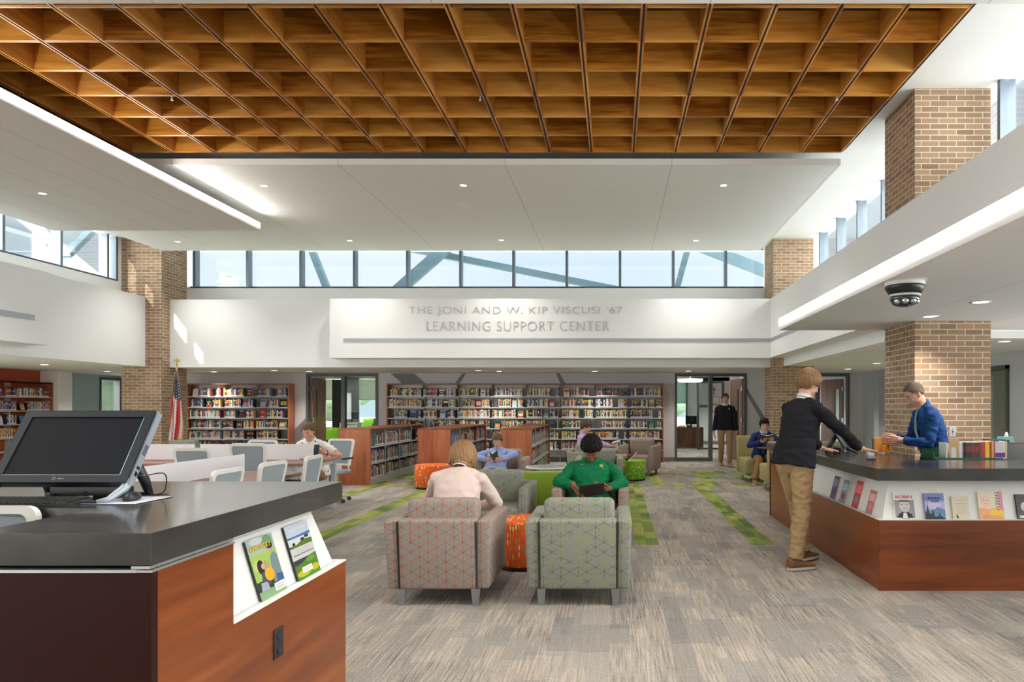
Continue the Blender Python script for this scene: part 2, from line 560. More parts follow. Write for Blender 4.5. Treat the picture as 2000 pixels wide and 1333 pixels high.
def plaid():
    m = Mat('mustard_tweed_fabric', (.35, .30, .14), .9, 0, .15)
    u, v = uv_by_onormal(m)
    a = m.noise(m.comb(u * 90, 0, v * 4), 1, 2); b = m.noise(m.comb(u * 4, 3, v * 90), 1, 2)
    m.color(m.mix((a * .5 + b * .5).clamp(), (.20, .19, .09), (.56, .47, .22)))
    return m
MUST = plaid()


def meshback():
    m = Mat('blue_grey_mesh_fabric', (.25, .29, .32), .8, 0, .2)
    x, y, z = m.obj(); w = m.noise(m.comb(x, y, z), 350, 1)
    m.color(m.mix(w, (.24, .285, .315), (.34, .39, .42))); return m
MESHB = meshback()


def colattr(name, rough=.45):
    m = Mat(name, (.5, .5, .5), rough)
    a = m.node('ShaderNodeAttribute', attribute_name='Col'); m.link(a.outputs['Color'], m.b.inputs['Base Color'])
    return m
BOOK = colattr('printed_book_cover')
FLAGM = colattr('flag_cloth', .7)
PRINT = colattr('glossy_print', .25)


def cloth(name, c, c2=None, scale=60, rough=.85, bump=.35, fold=True):
    m = Mat(name, c, rough, 0, .15)
    x, y, z = m.pos()
    n = m.noise(m.comb(x, y, z), scale, 3)
    c2 = c2 or tuple(k * .75 for k in c)
    m.color(m.mix(n, c, c2))
    f = m.noise(m.comb(x * 9, y * 9, z * 16), 1., 3, .55)
    m.bump(f + n * .05, bump, .02)
    return m


def skin(name, c, dark=None):
    m = Mat(name, c, .5, 0, .35)
    x, y, z = m.pos(); n = m.noise(m.comb(x, y, z), 25, 3)
    m.color(m.mix(n * .6, c, tuple(k * q for k, q in zip(c, (.88, .76, .72)))))
    m.b.inputs['Subsurface Weight'].default_value = .12
    m.b.inputs['Subsurface Radius'].default_value = (.02, .008, .005)
    return m


def hairmat(name, c, c2):
    m = Mat(name, c, .45, 0, .4)
    x, y, z = m.obj()
    n = m.noise(m.comb(x * 120, y * 120, z * 18), 1., 3, .6)
    m.color(m.mix(n, c, c2)); m.bump(n, .8, .006)
    return m
# ================================================================ THE ROOM
ZC = 5.23
def sbox(name, mat, *boxes, parent=None, bev=0):
    m = MB(); m.use(mat)
    for b in boxes: m.box(*b, bev=bev)
    return struct(name, m, parent)

sbox('floor', CARPET, (-14.5, 7.2, -8.1, 20.4, -.12, 0), (-10, 6.8, 20.4, 29, -.12, 0))
# ---- walls
sbox('wall_back', GREYW,
     (-11.6, -8.26, 18.45, 18.57, 0, 2.5), (-6.34, 1.62, 18.45, 18.57, 0, 2.5), (3.54, 5.25, 18.45, 18.57, 0, 2.5),
     (6.30, 6.80, 18.45, 18.57, 0, 2.5), (-8.26, -6.34, 18.45, 18.57, 2.35, 2.5), (1.62, 3.54, 18.45, 18.57, 2.35, 2.5),
     (5.25, 6.30, 18.45, 18.57, 2.35, 2.5), (-11.72, -11.6, 18.45, 20.4, 0, 2.5), (-14.5, -11.6, 20.3, 20.4, 0, 2.5))
sbox('wall_left', TEALG, (-14.52, -14.4, 15, 19.24, 0, 2.5), (-14.52, -14.4, 19.24, 20.4, 2.30, 2.5), (-14.52, -14.4, 20.02, 20.4, 0, 2.3),
     (-14.52, -14.4, -8, 15, 2.25, 2.5), (-14.52, -14.4, -8, 15, 0, .8), (-14.52, -14.4, -8, -1, .8, 2.25))
sbox('trim_1', WHITE, (-14.4, -13.93, 17.22, 17.68, 0, 2.36))
m = MB().use(REDW); m.prism([(14.0, 2.06), (17.22, 2.06), (17.42, 2.36), (14.0, 2.36)], 'x', -14.4, -14.37)
m.box(-14.4, -14.385, 12.5, 17.2, 0, 2.06); struct('wall_left_red_panel', m)
sbox('wall_right', plain('cool_grey_wall_paint', (.52, .56, .60), .6),
     (6.66, 6.78, 8.6, 9.6, 0, 2.6), (6.66, 6.78, -8, 8.6, 0, 1.3), (6.66, 6.78, -8, 8.6, 2.4, 2.6), (6.66, 6.78, 9.6, 11.6, 0, 2.5), (6.66, 6.78, 14.2, 16.9, 0, 2.5), (6.66, 6.78, 17.65, 18.5, 0, 2.5),
     (6.66, 6.78, 11.6, 14.2, 2.16, 2.5), (6.66, 6.78, 16.9, 17.65, 2.3, 2.5), (6.66, 6.78, 11.6, 14.2, 0, .1))
sbox('wall_rear', WHITE, (-14.5, 7, -8.2, -8.0, 2.4, 6.0), (-14.5, -12, -8.2, -8, 0, 2.4), (-9, 7, -8.2, -8, 0, 2.4), (-12, -9, -8.2, -8, 0, .15))
m = MB().use(DGREY)
for x in (-12, -10.5, -9): m.box(x - .03, x + .03, -8.15, -8.0, .15, 2.4)
m.box(-12, -9, -8.15, -8, 2.3, 2.36); struct('window_added_rear', m)  # unseen rear window, put in to let sky light into the hall
# ---- brick columns
for i, (x0, y0) in enumerate(((3.557, 8.15), (3.557, 15.4), (-11.03, 15.4), (-11.03, 8.15))):
    if i == 3: continue
    o = sbox('brick_column', BRICK, (x0, x0 + .9, y0, y0 + .9, 0, ZC))
# ---- fascias round the high volume
sbox('wall_left_fascia', PANELW, (-11.15, -10.5, -8, 15.45, 2.36, 3.93))
sbox('wall_left_boxed_fascia', PANELW, (-10.5, -10.1, -8, 12.3, 2.556, 3.86))
sbox('wall_back_fascia', PANELW, (-10.13, 3.79, 15.68, 16.45, 2.36, 3.907))
sbox('wall_back_boxed_fascia', PANELW, (-6.29, 3.45, 15.2, 15.68, 2.54, 3.85))
sbox('wall_right_fascia', PANELW, (3.45, 3.79, -8, 15.68, 2.55, 3.85))
sbox('wall_right_inner_fascia', PANELW, (3.79, 4.62, -8, 15.4, 2.545, 3.85), (3.79, 4.0, 9.16, 15.4, 2.37, 2.545), (3.79, 4.62, 16.3, 16.45, 2.36, 3.9))
# ---- walls round the clerestory
sbox('wall_back_upper', WHITE, (-11.2, 4.6, 16.42, 16.55, 3.9, 4.317), (-11.2, -10.2, 16.42, 16.55, 4.3, 5.3), (3.6, 4.6, 16.42, 16.55, 4.3, 5.3))
sbox('wall_left_upper', WHITE, (-11.15, -11.03, -8, 16.5, 3.93, 4.26), (-11.15, -11.03, -8, 8.5, 4.26, 5.3), (-11.15, -11.03, 15.3, 16.5, 4.26, 5.3))
sbox('wall_right_upper', WHITE, (4.45, 4.6, -8, 16.5, 3.85, 4.26), (4.45, 4.6, -8, -7.4, 4.26, 5.3), (4.45, 4.6, 15.5, 16.5, 4.26, 5.3))
# ---- ceilings
sbox('ceiling', UPPER, (3.29, 4.7, -8, 16.6, ZC, ZC + .1), (-11.2, -9.0, -8, 16.6, ZC, ZC + .1), (-9.0, 3.29, 10.0, 16.6, ZC, ZC + .1),
     (-9.0, 3.29, -8, 5.7, ZC, ZC + .1))
sbox('ceiling_plenum', plain('plenum_dark_grey', (.05, .045, .04), .9), (-11.2, 4.7, -8, 16.6, 5.95, 6.05), (-9.1, -9.0, 5.6, 10.1, ZC, 5.95), (3.29, 3.39, 5.6, 10.1, ZC, 5.95),
     (-9.0, 3.3, 5.6, 5.7, ZC, 5.95), (-9.0, 3.3, 10.0, 10.1, ZC, 5.95))
sbox('ceiling_cloud', CLOUD, (-10.12, 3.27, 9.94, 15.4, 4.955, 5.045), (-10.12, 4.45, -7.9, 5.97, 4.955, 5.045))
sbox('ceiling_left_soffit', SOFFL, (-10.13, -6.40, -7.9, 12.44, 4.645, 4.69))
sbox('ceiling_right_soffit', SOFF, (2.19, 6.66, -7.9, 9.16, 2.475, 2.535))
sbox('ceiling_low', CEIL, (-14.4, -11.15, -8, 20.3, 2.361, 2.46), (-10.5, 6.66, 15.7, 18.45, 2.37, 2.47), (4.0, 6.66, 9.16, 15.7, 2.37, 2.47),
     (-11.15, -10.5, 15.45, 20.3, 2.361, 2.46))
sbox('baseboard_back', plain('grey_rubber_base', (.17, .18, .19), .5), (-6.34, 1.62, 18.43, 18.45, 0, .11), (3.54, 5.2, 18.43, 18.45, 0, .11), (-11.6, -8.26, 18.43, 18.45, 0, .11))

# ---- painted stripes on the back wall
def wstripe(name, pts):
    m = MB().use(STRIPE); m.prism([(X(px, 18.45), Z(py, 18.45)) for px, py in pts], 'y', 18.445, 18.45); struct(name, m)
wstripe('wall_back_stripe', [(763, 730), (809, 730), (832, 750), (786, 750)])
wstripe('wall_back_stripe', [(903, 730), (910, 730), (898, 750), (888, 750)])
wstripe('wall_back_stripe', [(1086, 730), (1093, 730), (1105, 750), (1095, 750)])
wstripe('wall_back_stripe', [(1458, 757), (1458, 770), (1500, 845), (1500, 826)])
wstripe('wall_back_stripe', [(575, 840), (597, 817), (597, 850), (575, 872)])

# ---- wood coffer grid hung in the ceiling opening
zw = 5.11; dep = .30
gx = [.272 + .6 * k for k in range(5, -16, -1)]
gy = [9.87 - .597 * j for j in range(8)]
grid = empty('wood_coffer_grid', 'amber wood coffer grid hung in the ceiling over the seating', 'ceiling grid', (0, 8, zw))
for i, gxx in enumerate(gx):
    m = MB().use(COFFER2); a, b = gy[-1] - .01, gy[0] + .02
    z0, z1 = zw - zw, dep
    g = .011
    if i: m.box(gxx + g, gxx + g + .018, a - 8, b - 8, 0, dep)
    m.box(gxx - g - .018, gxx - g, a - 8, b - 8, 0, dep)
    m.use(BLACKM); m.box(gxx - g, gxx + g, a - 8, b - 8, .012, .05)
    m.build('lengthwise_board', grid)
for gyy in gy:
    m = MB().use(COFFER)
    for i in range(len(gx) - 1):
        x1, x0 = gx[i] - .029, gx[i + 1] + .029
        m.box(x0, x1, gyy - .02 - 8, gyy - .004 - 8, .002, dep)
        m.box(x0, x1, gyy + .004 - 8, gyy + .02 - 8, .002, dep)
    m.use(BLACKM); m.box(gx[-1], gx[0], gyy - .004 - 8, gyy + .004 - 8, .01, .03)
    m.build('cross_board', grid)
for px, py in ((336, 193), (938, 193), (1634, 193)):
    Y = (zw - .02 - HC) * F / (796 - py)
    m = MB().use(ALU); c = (X(px, Y), Y, 0)
    m.tube((c[0], Y, zw - .01), (c[0], Y, zw + .3), .008); m.tube((c[0], Y, zw - .035), (c[0], Y, zw - .01), .006, .014); m.tube((c[0], Y, zw - .04), (c[0], Y, zw - .036), .018)
    tag(m.build('sprinkler_head', None), 'small metal sprinkler head under the wood grid, ' + {336: 'left one of three', 938: 'middle one of three', 1634: 'right one of three'}[px], 'sprinkler', 'sprinkler heads under the wood grid')

# ---- clerestory windows
def win(name, frames, panes, sub='mullion', fm=None):
    w = MB().use(fm or DGREY)
    for b in frames: w.box(*b)
    o = struct(name, w)
    for p in panes:
        g = MB().use(GLASS); g.box(*p); g.build('glass_pane', o)
    return o
MUL = plain('blue_grey_anodised_mullion', (.16, .20, .25), .35, .4)
fr = [(-10.13, 3.56, 16.42, 16.46, 4.30, 4.335), (-10.13, 3.56, 16.42, 16.46, 5.2, 5.23)]
xs = [X(px, 16.3) for px in (380.5, 484, 588, 692.5, 796, 899.5, 1003, 1107, 1211, 1315, 1417.5)]
fr += [(x - .03, x + .03, 16.27, 16.45, 4.317, ZC) for x in xs]
pn = [(a, b, 16.455, 16.465, 4.33, 5.2) for a, b in zip([-10.1] + xs, xs + [3.55])]
win('window_1', fr, pn, fm=MUL)
ys = [9.6, 10.85, 12.42, 13.72, 14.98]
fr = [(-11.07, -11.03, 8.5, 15.3, 4.25, 4.285)] + [(-11.2, -11.02, y - .03, y + .03, 4.26, ZC) for y in ys + [15.25]]
win('window_2', fr, [(-11.1, -11.09, a, b, 4.28, 5.2) for a, b in zip([8.5] + ys, ys + [15.25])], fm=MUL)
ys = [-6.1, -4.8, -3.5, -2.2, -.9, .4, 1.7, 2.95, 4.2, 5.45, 6.7, 7.95, 9.2, 10.3, 11.45, 12.6, 13.75, 14.9]
fr = [(4.45, 4.49, -7.4, 15.5, 4.25, 4.285)] + [(4.44, 4.62, y - .03, y + .03, 4.26, ZC) for y in ys]
win('window_3', fr, [(4.52, 4.53, a, b, 4.28, 5.2) for a, b in zip([-7.4] + ys, ys + [15.5])], fm=MUL)
# low window at the far left
win('window_4', [(-14.46, -14.38, 19.24, 19.30, 0, 2.3), (-14.46, -14.30, 19.90, 20.02, 0, 2.3), (-14.46, -14.36, 19.3, 19.9, 2.22, 2.3)], [(-14.44, -14.43, 19.3, 19.9, 0, 2.22)])
win('window_added_right', [(6.62, 6.74, y, y + .08, 1.3, 2.4) for y in (-8, -5.3, -2.6, .1, 2.8, 5.5, 8.52)], [(6.70, 6.71, -8, 8.6, 1.3, 2.4)])  # unseen window band, added to light the underside of the right soffit
win('window_added_left', [(-14.46, -14.38, y, y + .08, .8, 2.25) for y in (-1, 1.6, 4.2, 6.8, 9.4, 12, 14.9)], [(-14.45, -14.44, -1, 15, .8, 2.25)])  # unseen window band, added for daylight on the left tables

# ---- interior glazed fronts in the back wall
YB = 18.45
def frame_front(name, x0, x1, xm, door_left):
    w = MB().use(DGREY); t = .06
    w.box(x0, x0 + t, YB - .03, YB + .13, 0, 2.28); w.box(x1 - t, x1, YB - .03, YB + .13, 0, 2.28)
    w.box(xm - .05, xm + .05, YB - .03, YB + .13, 0, 2.28); w.box(x0, x1, YB - .03, YB + .13, 2.28, 2.355)
    a, b = (xm, x1) if door_left else (x0, xm)
    w.box(a + (.05 if a == xm else t), b - (.05 if b == xm else t), YB - .025, YB + .12, 0, .1)
    o = struct(name, w)
    g = MB().use(GLASSG); g.box(a + .04, b - .04, YB + .04, YB + .05, .1, 2.29); g.build('glass_pane', o)
    return o
frame_front('window_6', -8.26, -6.34, -7.27, True)
frame_front('window_7', 1.62, 3.54, 2.58, False)
frame_front('window_8', 5.25, 6.30, 5.45, True)

def door(name, hinge, ang, w=.84, flip=1):
    """leaf swung into the far room; hinge at (x,y)"""
    M = T(hinge[0], hinge[1], 0) @ R(ang)
    m = MB().use(DOORW); h = 2.22
    m.box(0, .14, -.022, .022, .02, h, M); m.box(.30, w, -.022, .022, .02, h, M); m.box(.14, .30, -.022, .022, .02, .5, M); m.box(.14, .30, -.022, .022, 1.95, h, M)
    o = struct(name, m)
    g = MB().use(GLASSG); g.box(.14, .30, -.004, .004, .5, 1.95, M); g.build('glass_light', o)
    k = MB().use(ALU); k.tube(M @ Vector((w - .07, -.06, 1.0)), M @ Vector((w - .07, .06, 1.0)), .012); k.tube(M @ Vector((w - .07, -.06, 1.0)), M @ Vector((w - .19, -.06, 1.0)), .010)
    k.tube(M @ Vector((w - .07, .06, 1.0)), M @ Vector((w - .19, .06, 1.0)), .010); k.build('door_handle', o)
    hg = MB().use(CHROME)
    for z in (.25, 1.1, 1.95): hg.box(-.03, .03, -.03, .03, z - .06, z + .06, M)
    hg.build('hinges', o)
    return o
door('door_1', (-8.17, 18.6), math.radians(90))
door('door_2', (3.46, 18.6), math.radians(102))
door('door_3', (6.20, 18.65), math.radians(115))

# ---- office behind the left glazed front
OW = plain('office_white_paint', (.74, .75, .76), .6)
sbox('wall_office_left', OW, (-10.2, -10.1, 18.57, 22.5, 0, 2.6), (-5.0, -4.9, 18.57, 22.5, 0, 2.6), (-8.87, -8.31, 22.4, 22.5, 0, 2.6), (-7.62, -5, 22.4, 22.5, 0, 2.6),
     (-10.1, -7.6, 22.4, 22.5, 2.38, 2.6), (-10.1, -7.6, 22.4, 22.5, 0, .7), (-10.2, -9.42, 22.4, 22.5, .7, 2.4))
sbox('ceiling_office_left', WHITE, (-10.2, -4.9, 18.57, 22.5, 2.42, 2.5))
sbox('window_10', DGREY, (-9.15, -8.87, 22.3, 22.42, .7, 2.35), (-7.66, -7.6, 22.35, 22.42, .7, 2.38), (-9.42, -7.6, 22.34, 22.42, .66, .72))
o = bpy.data.objects['window_10']
for a, b in ((-9.42, -9.12), (-8.31, -7.66)):
    g = MB().use(GLASS); g.box(a, b, 22.44, 22.45, .7, 2.38); g.build('glass_pane', o)
    s_ = MB().use(SHADE); s_.box(a, b, 22.38, 22.386, 1.70, 2.36); s_.tube((a, 22.383, 1.69), (b, 22.383, 1.69), .012)
    tag(s_.build('roller_shade'), 'pale roller shade half down over the office window ' + ('behind the open door' if a < -9 else 'above the green chair'), 'shade')
# ---- office behind the right glazed front
sbox('wall_office_right', OW, (.9, 1.0, 18.57, 27.1, 0, 2.8), (4.9, 5.0, 18.57, 27.1, 0, 2.8), (3.1, 5, 27, 27.1, 0, 2.8), (1.0, 2.35, 27, 27.1, 0, .45), (1.0, 5.0, 27, 27.1, 2.48, 2.8),
     (2.82, 3.1, 27, 27.1, .45, 2.5), (3.42, 3.5, 18.75, 20.4, 0, 2.5))
sbox('ceiling_office_right', WHITE, (.9, 5.0, 18.57, 27.1, 2.62, 2.7))
sbox('baseboard_office', plain('grey_rubber_base_office', (.17, .18, .19), .5), (2.9, 4.9, 26.97, 27, 0, .12))
fw = MB().use(DGREY)
for px in (1363, 1412): fw.box(X(px, 23.7) - .04, X(px, 23.7) + .04, 23.66, 23.74, 0, 2.33)
fw.box(X(1363, 23.7), X(1412, 23.7), 23.66, 23.74, 2.28, 2.36); fw.box(X(1363, 23.7), X(1412, 23.7), 23.66, 23.74, 0, .06)
fw.box(X(1364, 23.7), X(1381, 23.7), 23.6, 23.66, 1.44, 1.54)
struct('window_11', fw)
gp = MB().use(GLASS); gp.box(1.0, 2.82, 27.02, 27.03, .45, 2.5); o = sbox('window_12', DGREY, (2.80, 2.86, 26.95, 27.05, .45, 2.5), (1.0, 2.82, 26.95, 27.05, .42, .47)); gp.build('glass_pane', o)
s_ = MB().use(shademat('teal_grey_roller_shade', (.55, .66, .64))); s_.box(1.0, 2.8, 26.9, 26.906, 1.62, 2.47); s_.tube((1.0, 26.903, 1.61), (2.8, 26.903, 1.61), .014)
tag(s_.build('roller_shade'), 'teal grey roller shade on the window of the office behind the right glass front', 'shade')
sbox('wall_room_right', OW, (6.78, 9.2, 18.5, 18.6, 0, 2.6), (9.2, 9.3, 10, 18.6, 0, 2.6), (6.78, 9.2, 10.9, 11.0, 0, 2.6), (6.78, 9.2, 15.2, 15.3, 0, 2.6), (4.6, 7, 20.6, 20.7, 0, 2.6), (5.0, 5.1, 18.57, 20.6, 0, 2.6), (6.9, 7.0, 18.6, 20.6, 0, 2.6))
sbox('ceiling_room_right', WHITE, (6.78, 9.3, 10, 18.6, 2.5, 2.6), (4.6, 7, 18.57, 20.7, 2.5, 2.6))
sbox('floor_room_right', plain('beige_room_floor', (.4, .38, .35), .8), (6.78, 9.3, 10, 18.6, -.1, 0.0))
# side window on the right wall and its white block wall behind
w = MB().use(DGREY)
for y in (11.6, 14.14): w.box(6.62, 6.79, y, y + .06, 0, 2.16)
w.box(6.62, 6.79, 11.6, 14.2, 2.10, 2.17); w.box(6.62, 6.79, 11.6, 14.2, .0, .1); o = struct('window_13', w)
g = MB().use(GLASSG); g.box(6.70, 6.71, 11.66, 14.14, .1, 2.1); g.build('glass_pane', o)
bk = Mat('white_painted_block', (.62, .64, .58), .7); u, v = uv_by_normal(bk)
rw = (v / .2).floor(); jj = (u / .4 + (rw * .5).frac()).frac().lt(.03).max((v / .2).frac().lt(.05)); bk.color(bk.mix(jj * .45, (.60, .62, .56), (.3, .3, .28)))
sbox('wall_block_beyond', bk, (9.1, 9.2, 10, 15.2, 0, 2.5))

# ---- outside
def beam(name, a, b, w, mat, label, d=.2):
    a = Vector(a); b = Vector(b); L = (b - a).length; q = (b - a).to_track_quat('X', 'Z').to_matrix().to_4x4()
    m = MB().use(mat); m.box(0, L, -d / 2, d / 2, -w / 2, w / 2, Matrix.Translation(a) @ q)
    o = m.build(name); return tag(o, label, 'steel brace', 'steel braces outside the clerestory')
def bk_beam(pa, pb, w, Y, label): beam('steel_brace', (X(pa[0], Y), Y, Z(pa[1], Y)), (X(pb[0], Y), Y, Z(pb[1], Y)), w, STEELB, label)
bk_beam((598, 460), (649, 590), .16, 19.0, 'slim blue grey steel brace outside the third clerestory pane from left')
bk_beam((905, 455), (735, 605), .30, 19.0, 'thick blue grey steel brace slanting down left beyond the back clerestory')
bk_beam((760, 478), (1240, 573), .17, 19.4, 'long shallow blue grey steel brace crossing four back clerestory panes')
bk_beam((1352, 455), (1312, 600), .16, 19.0, 'steep blue grey steel brace near right end of back clerestory')
bk_beam((1300, 455), (1560, 556), .30, 19.6, 'wide blue grey steel brace beyond the last right clerestory pane')
def lf_beam(pa, pb, w, label, Xp=-13.2, mat=None):
    q = []
    for px, py in (pa, pb):
        Y = Xp * F / (px - 1200.0); q.append((Xp, Y, Z(py, Y)))
    beam('steel_brace', q[0], q[1], w, mat or STEELW, label)
lf_beam((20, 405), (115, 482), .12, 'white steel brace descending outside left clerestory, nearer pane')
lf_beam((115, 478), (60, 525), .12, 'white steel brace rising outside left clerestory, nearer pane')
lf_beam((77, 440), (77, 530), .14, 'upright white steel post outside the left clerestory, nearer pane')
lf_beam((118, 485), (212, 560), .12, 'white steel brace outside left clerestory, farther pane')
lf_beam((205, 430), (205, 560), .10, 'upright white steel post outside the left clerestory, farther pane')
lf_beam((190, 440), (130, 500), .12, 'blue grey steel brace outside left clerestory, farther pane', mat=STEELB)
sbox('ground_outside', plain('dry_pale_lawn', (.42, .46, .34), .9), (-90, -14.6, 11, 120, -.4, -.3), (-14.6, 90, 20.8, 120, -.4, -.3))
sbox('wall_added_sun_block', STEELW, (-11.3, 4.8, 16.56, 17.3, 5.36, 7.0))  # unseen block above the windows, added to keep sun off the braces
LEAF = plain('distant_tree_foliage', (.13, .18, .13), .9); BARK = plain('tree_bark', (.12, .09, .07), .9)
def tree(loc, h, r, label, fir=False, seed=0):
    rnd = random.Random(seed); e = empty('tree', label, 'tree', loc, 0, 'trees outside')
    m = MB().use(BARK); m.tube((0, 0, 0), (0, 0, h * .7), .22, .08); m.build('trunk', e)
    m = MB().use(LEAF)
    for i in range(60):
        t = rnd.random(); z = h * (.25 + .73 * t); rr = r * ((1 - t) * .9 + .12 if fir else math.sin(PI * min(1, t * .9 + .12)))
        a = rnd.uniform(0, 2 * PI); d = rr * math.sqrt(rnd.random())
        s_ = r * rnd.uniform(.12, .26)
        m.ell((d * math.cos(a), d * math.sin(a), z), (s_ * 1.3, s_ * 1.3, s_ * (.5 if fir else .9)), n=8, m=6)
    me_o = m.build('crown', e)
tree((X(440, 60), 60, -.3), 13.6, 2.4, 'dark fir tree seen far beyond the first back clerestory pane', True, 1)
tree((X(352, 60), 60, -.3), 13.2, 1.2, 'fir tree half hidden behind the left brick column', True, 2)
tree((-24, 17, -.3), 9, 4, 'leafy tree outside the left clerestory windows', False, 3)
tree((-21, 26, -.3), 7, 3.5, 'leafy tree outside the low window at far left', False, 4)
tree((-17, 40, -.3), 6.5, 3.5, 'leafy tree outside the left office window', False, 5)
tree((3.2, 42, -.3), 6.5, 3.5, 'leafy tree outside the right office window', False, 6)

# ================================================================ LIGHT FITTINGS, GRILLES, LETTERING
def linear_light(name, label, x, y0, y1, z0, z1, face):
    e = empty(name, label, 'linear light', (x, (y0 + y1) / 2, z0)); yc = (y0 + y1) / 2
    m = MB().use(LED); a = (0, .006) if face > 0 else (-.006, 0); m.box(a[0], a[1], y0 - yc, y1 - yc, 0, z1 - z0); m.build('lens', e)
    m = MB().use(WPLAST); h = (-.10, 0) if face > 0 else (0, .10); m.box(h[0], h[1], y0 - yc, y1 - yc, 0, z1 - z0 + .004); m.build('housing', e)
linear_light('linear_light', 'long glowing linear light along the upper left ceiling soffit edge', -6.40, -3, 12.42, 4.69, 4.78, 1)
linear_light('linear_light', 'long glowing linear light along the soffit edge above the right counter', 2.19, -3, 9.14, 2.537, 2.625, -1)

LC = [0]
def downlight(x, y, z, label, power=14, r=.075):
    e = empty('downlight', label, 'downlight', (x, y, z), 0, 'recessed downlights')
    m = MB().use(WPLAST); m.lathe([(r + .02, 0), (r + .02, -.004), (r, -.006), (r, 0)], n=24); m.build('trim_ring', e)
    m = MB().use(DOWNL); m.lathe([(r - .002, -.001), (r - .002, -.004)], n=24); m.build('lens', e)
    if power:
        d = bpy.data.lights.new('downlight_lamp', 'SPOT'); d.energy = power * (2.2 if z > 2.45 or z < 2.3 or y < 15 else 1.3); d.spot_size = math.radians(115); d.spot_blend = .8; d.shadow_soft_size = r; d.color = (1., .93, .84)
        o = bpy.data.objects.new('lamp', d); C.objects.link(o); o.parent = e; o.location = (0, 0, -.02)
    return e
def dl_px(px, py, z, label, power): Y = (z - HC) * F / (796 - py); downlight(X(px, Y), Y, z, label, power, .05 if z > 4 else .075)
dl_px(517, 363, 4.955, 'small downlight in the white ceiling cloud, near-row left', 40)
dl_px(905, 362, 4.955, 'small downlight in the white ceiling cloud, near-row middle', 40)
dl_px(1413, 362, 4.955, 'small downlight in the white ceiling cloud, near-row right', 40)
dl_px(347, 472, 4.955, 'small downlight in the ceiling cloud by the left brick column', 40)
dl_px(683, 470, 4.955, 'small downlight at the far edge of the ceiling cloud, left of centre', 40)
dl_px(979, 469, 4.955, 'small downlight at the far edge of the ceiling cloud, centre', 40)
dl_px(1359, 470, 4.955, 'small downlight at the far edge of the ceiling cloud, right', 40)
dl_px(83, 378, 4.645, 'small downlight in the upper left soffit', 40)
dl_px(87, 712.5, 2.361, 'lit downlight in the low ceiling before the red wall', 67)
dl_px(418, 726.5, 2.37, 'lit downlight above the bookcase beside the flag', 52)
dl_px(604, 726, 2.37, 'lit downlight in front of the left glass office', 52)
dl_px(975, 725.5, 2.37, 'lit downlight above the middle of the long bookcase', 52)
dl_px(1162, 725.5, 2.37, 'lit downlight above the right half of the long bookcase', 52)
dl_px(1345, 725, 2.37, 'lit downlight in front of the right glass office', 52)
dl_px(1712, 710, 2.37, 'lit downlight beyond the counter, left of near brick column', 52)
dl_px(1962, 667, 2.37, 'lit downlight right of the near brick column', 52)
dl_px(1817, 618, 2.475, 'lit downlight in the counter soffit close to the brick column', 30)
dl_px(1916, 590, 2.475, 'lit downlight in the counter soffit nearest the camera side', 30)
for x, y, z, pw in ((7.9, 12.5, 2.5, 60), (7.9, 16.8, 2.5, 60), (5.8, 19.6, 2.5, 60), (-7.6, 20.4, 2.42, 60), (2.4, 21.0, 2.62, 60), (3.6, 25.2, 2.62, 70), (5.6, 13.5, 2.37, 40), (5.6, 16.5, 2.37, 40), (-12.9, 17.5, 2.361, 40), (-8.5, 17.2, 2.37, 26), (-3.4, 17.2, 2.37, 30)):
    downlight(x, y, z, 'recessed downlight added to brighten a side room or aisle', pw)  # extra lamps, added to lift the light in side rooms and aisles
for i, (x, y, z) in enumerate(((4.2, 3.2, 2.475), (5.4, 3.2, 2.475), (-12.4, 9.5, 2.361), (-12.4, 5, 2.361), (-8.2, 9, 4.645), (-8.2, 5, 4.645), (-8.2, 1, 4.645), (-4.5, 3.5, 4.955), (-1, 3.5, 4.955), (2, 3.5, 4.955), (-4.5, 0, 4.955), (-1, 0, 4.955), (2, 0, 4.955))):
    downlight(x, y, z, 'unseen recessed downlight added to brighten the viewer side of the hall', 60 if z > 4 else 30)  # extra lamps out of view, added to brighten the hall

# lettering on the boxed fascia
def lettering(txt, px0, px1, ytop, ybot, label):
    Y = 15.2
    cu = bpy.data.curves.new('lettering', 'FONT'); cu.body = txt; cu.extrude = .006; cu.space_character = 1.12
    cu.size = 1.0; cu.offset = -.012
    o = bpy.data.objects.new('tmp', cu); C.objects.link(o)
    bpy.context.view_layer.update()
    me = bpy.data.meshes.new_from_object(o.evaluated_get(bpy.context.evaluated_depsgraph_get()))
    bpy.data.objects.remove(o)
    co = np.array([v.co[:] for v in me.vertices]); mn = co.min(0); mx = co.max(0)
    x0, x1 = X(px0, Y), X(px1, Y); z0, z1 = Z(ybot, Y), Z(ytop, Y)
    for v in me.vertices:
        x, y, z = v.co
        v.co = ((x - mn[0]) / (mx[0] - mn[0]) * (x1 - x0), -.006 - z, (y - mn[1]) / (mx[1] - mn[1]) * (z1 - z0))
    me.materials.append(LETTER.m)
    o = link('wall_lettering', me, None, (x0, Y, z0)); tag(o, label, 'sign lettering')
lettering("THE JONI AND W. KIP VISCUSI '67", 798, 1215, 599, 617.5, "upper line of grey letters reading THE JONI AND W. KIP VISCUSI '67")
lettering("LEARNING SUPPORT CENTER", 833, 1190, 628, 646.5, 'lower line of grey letters reading LEARNING SUPPORT CENTER')

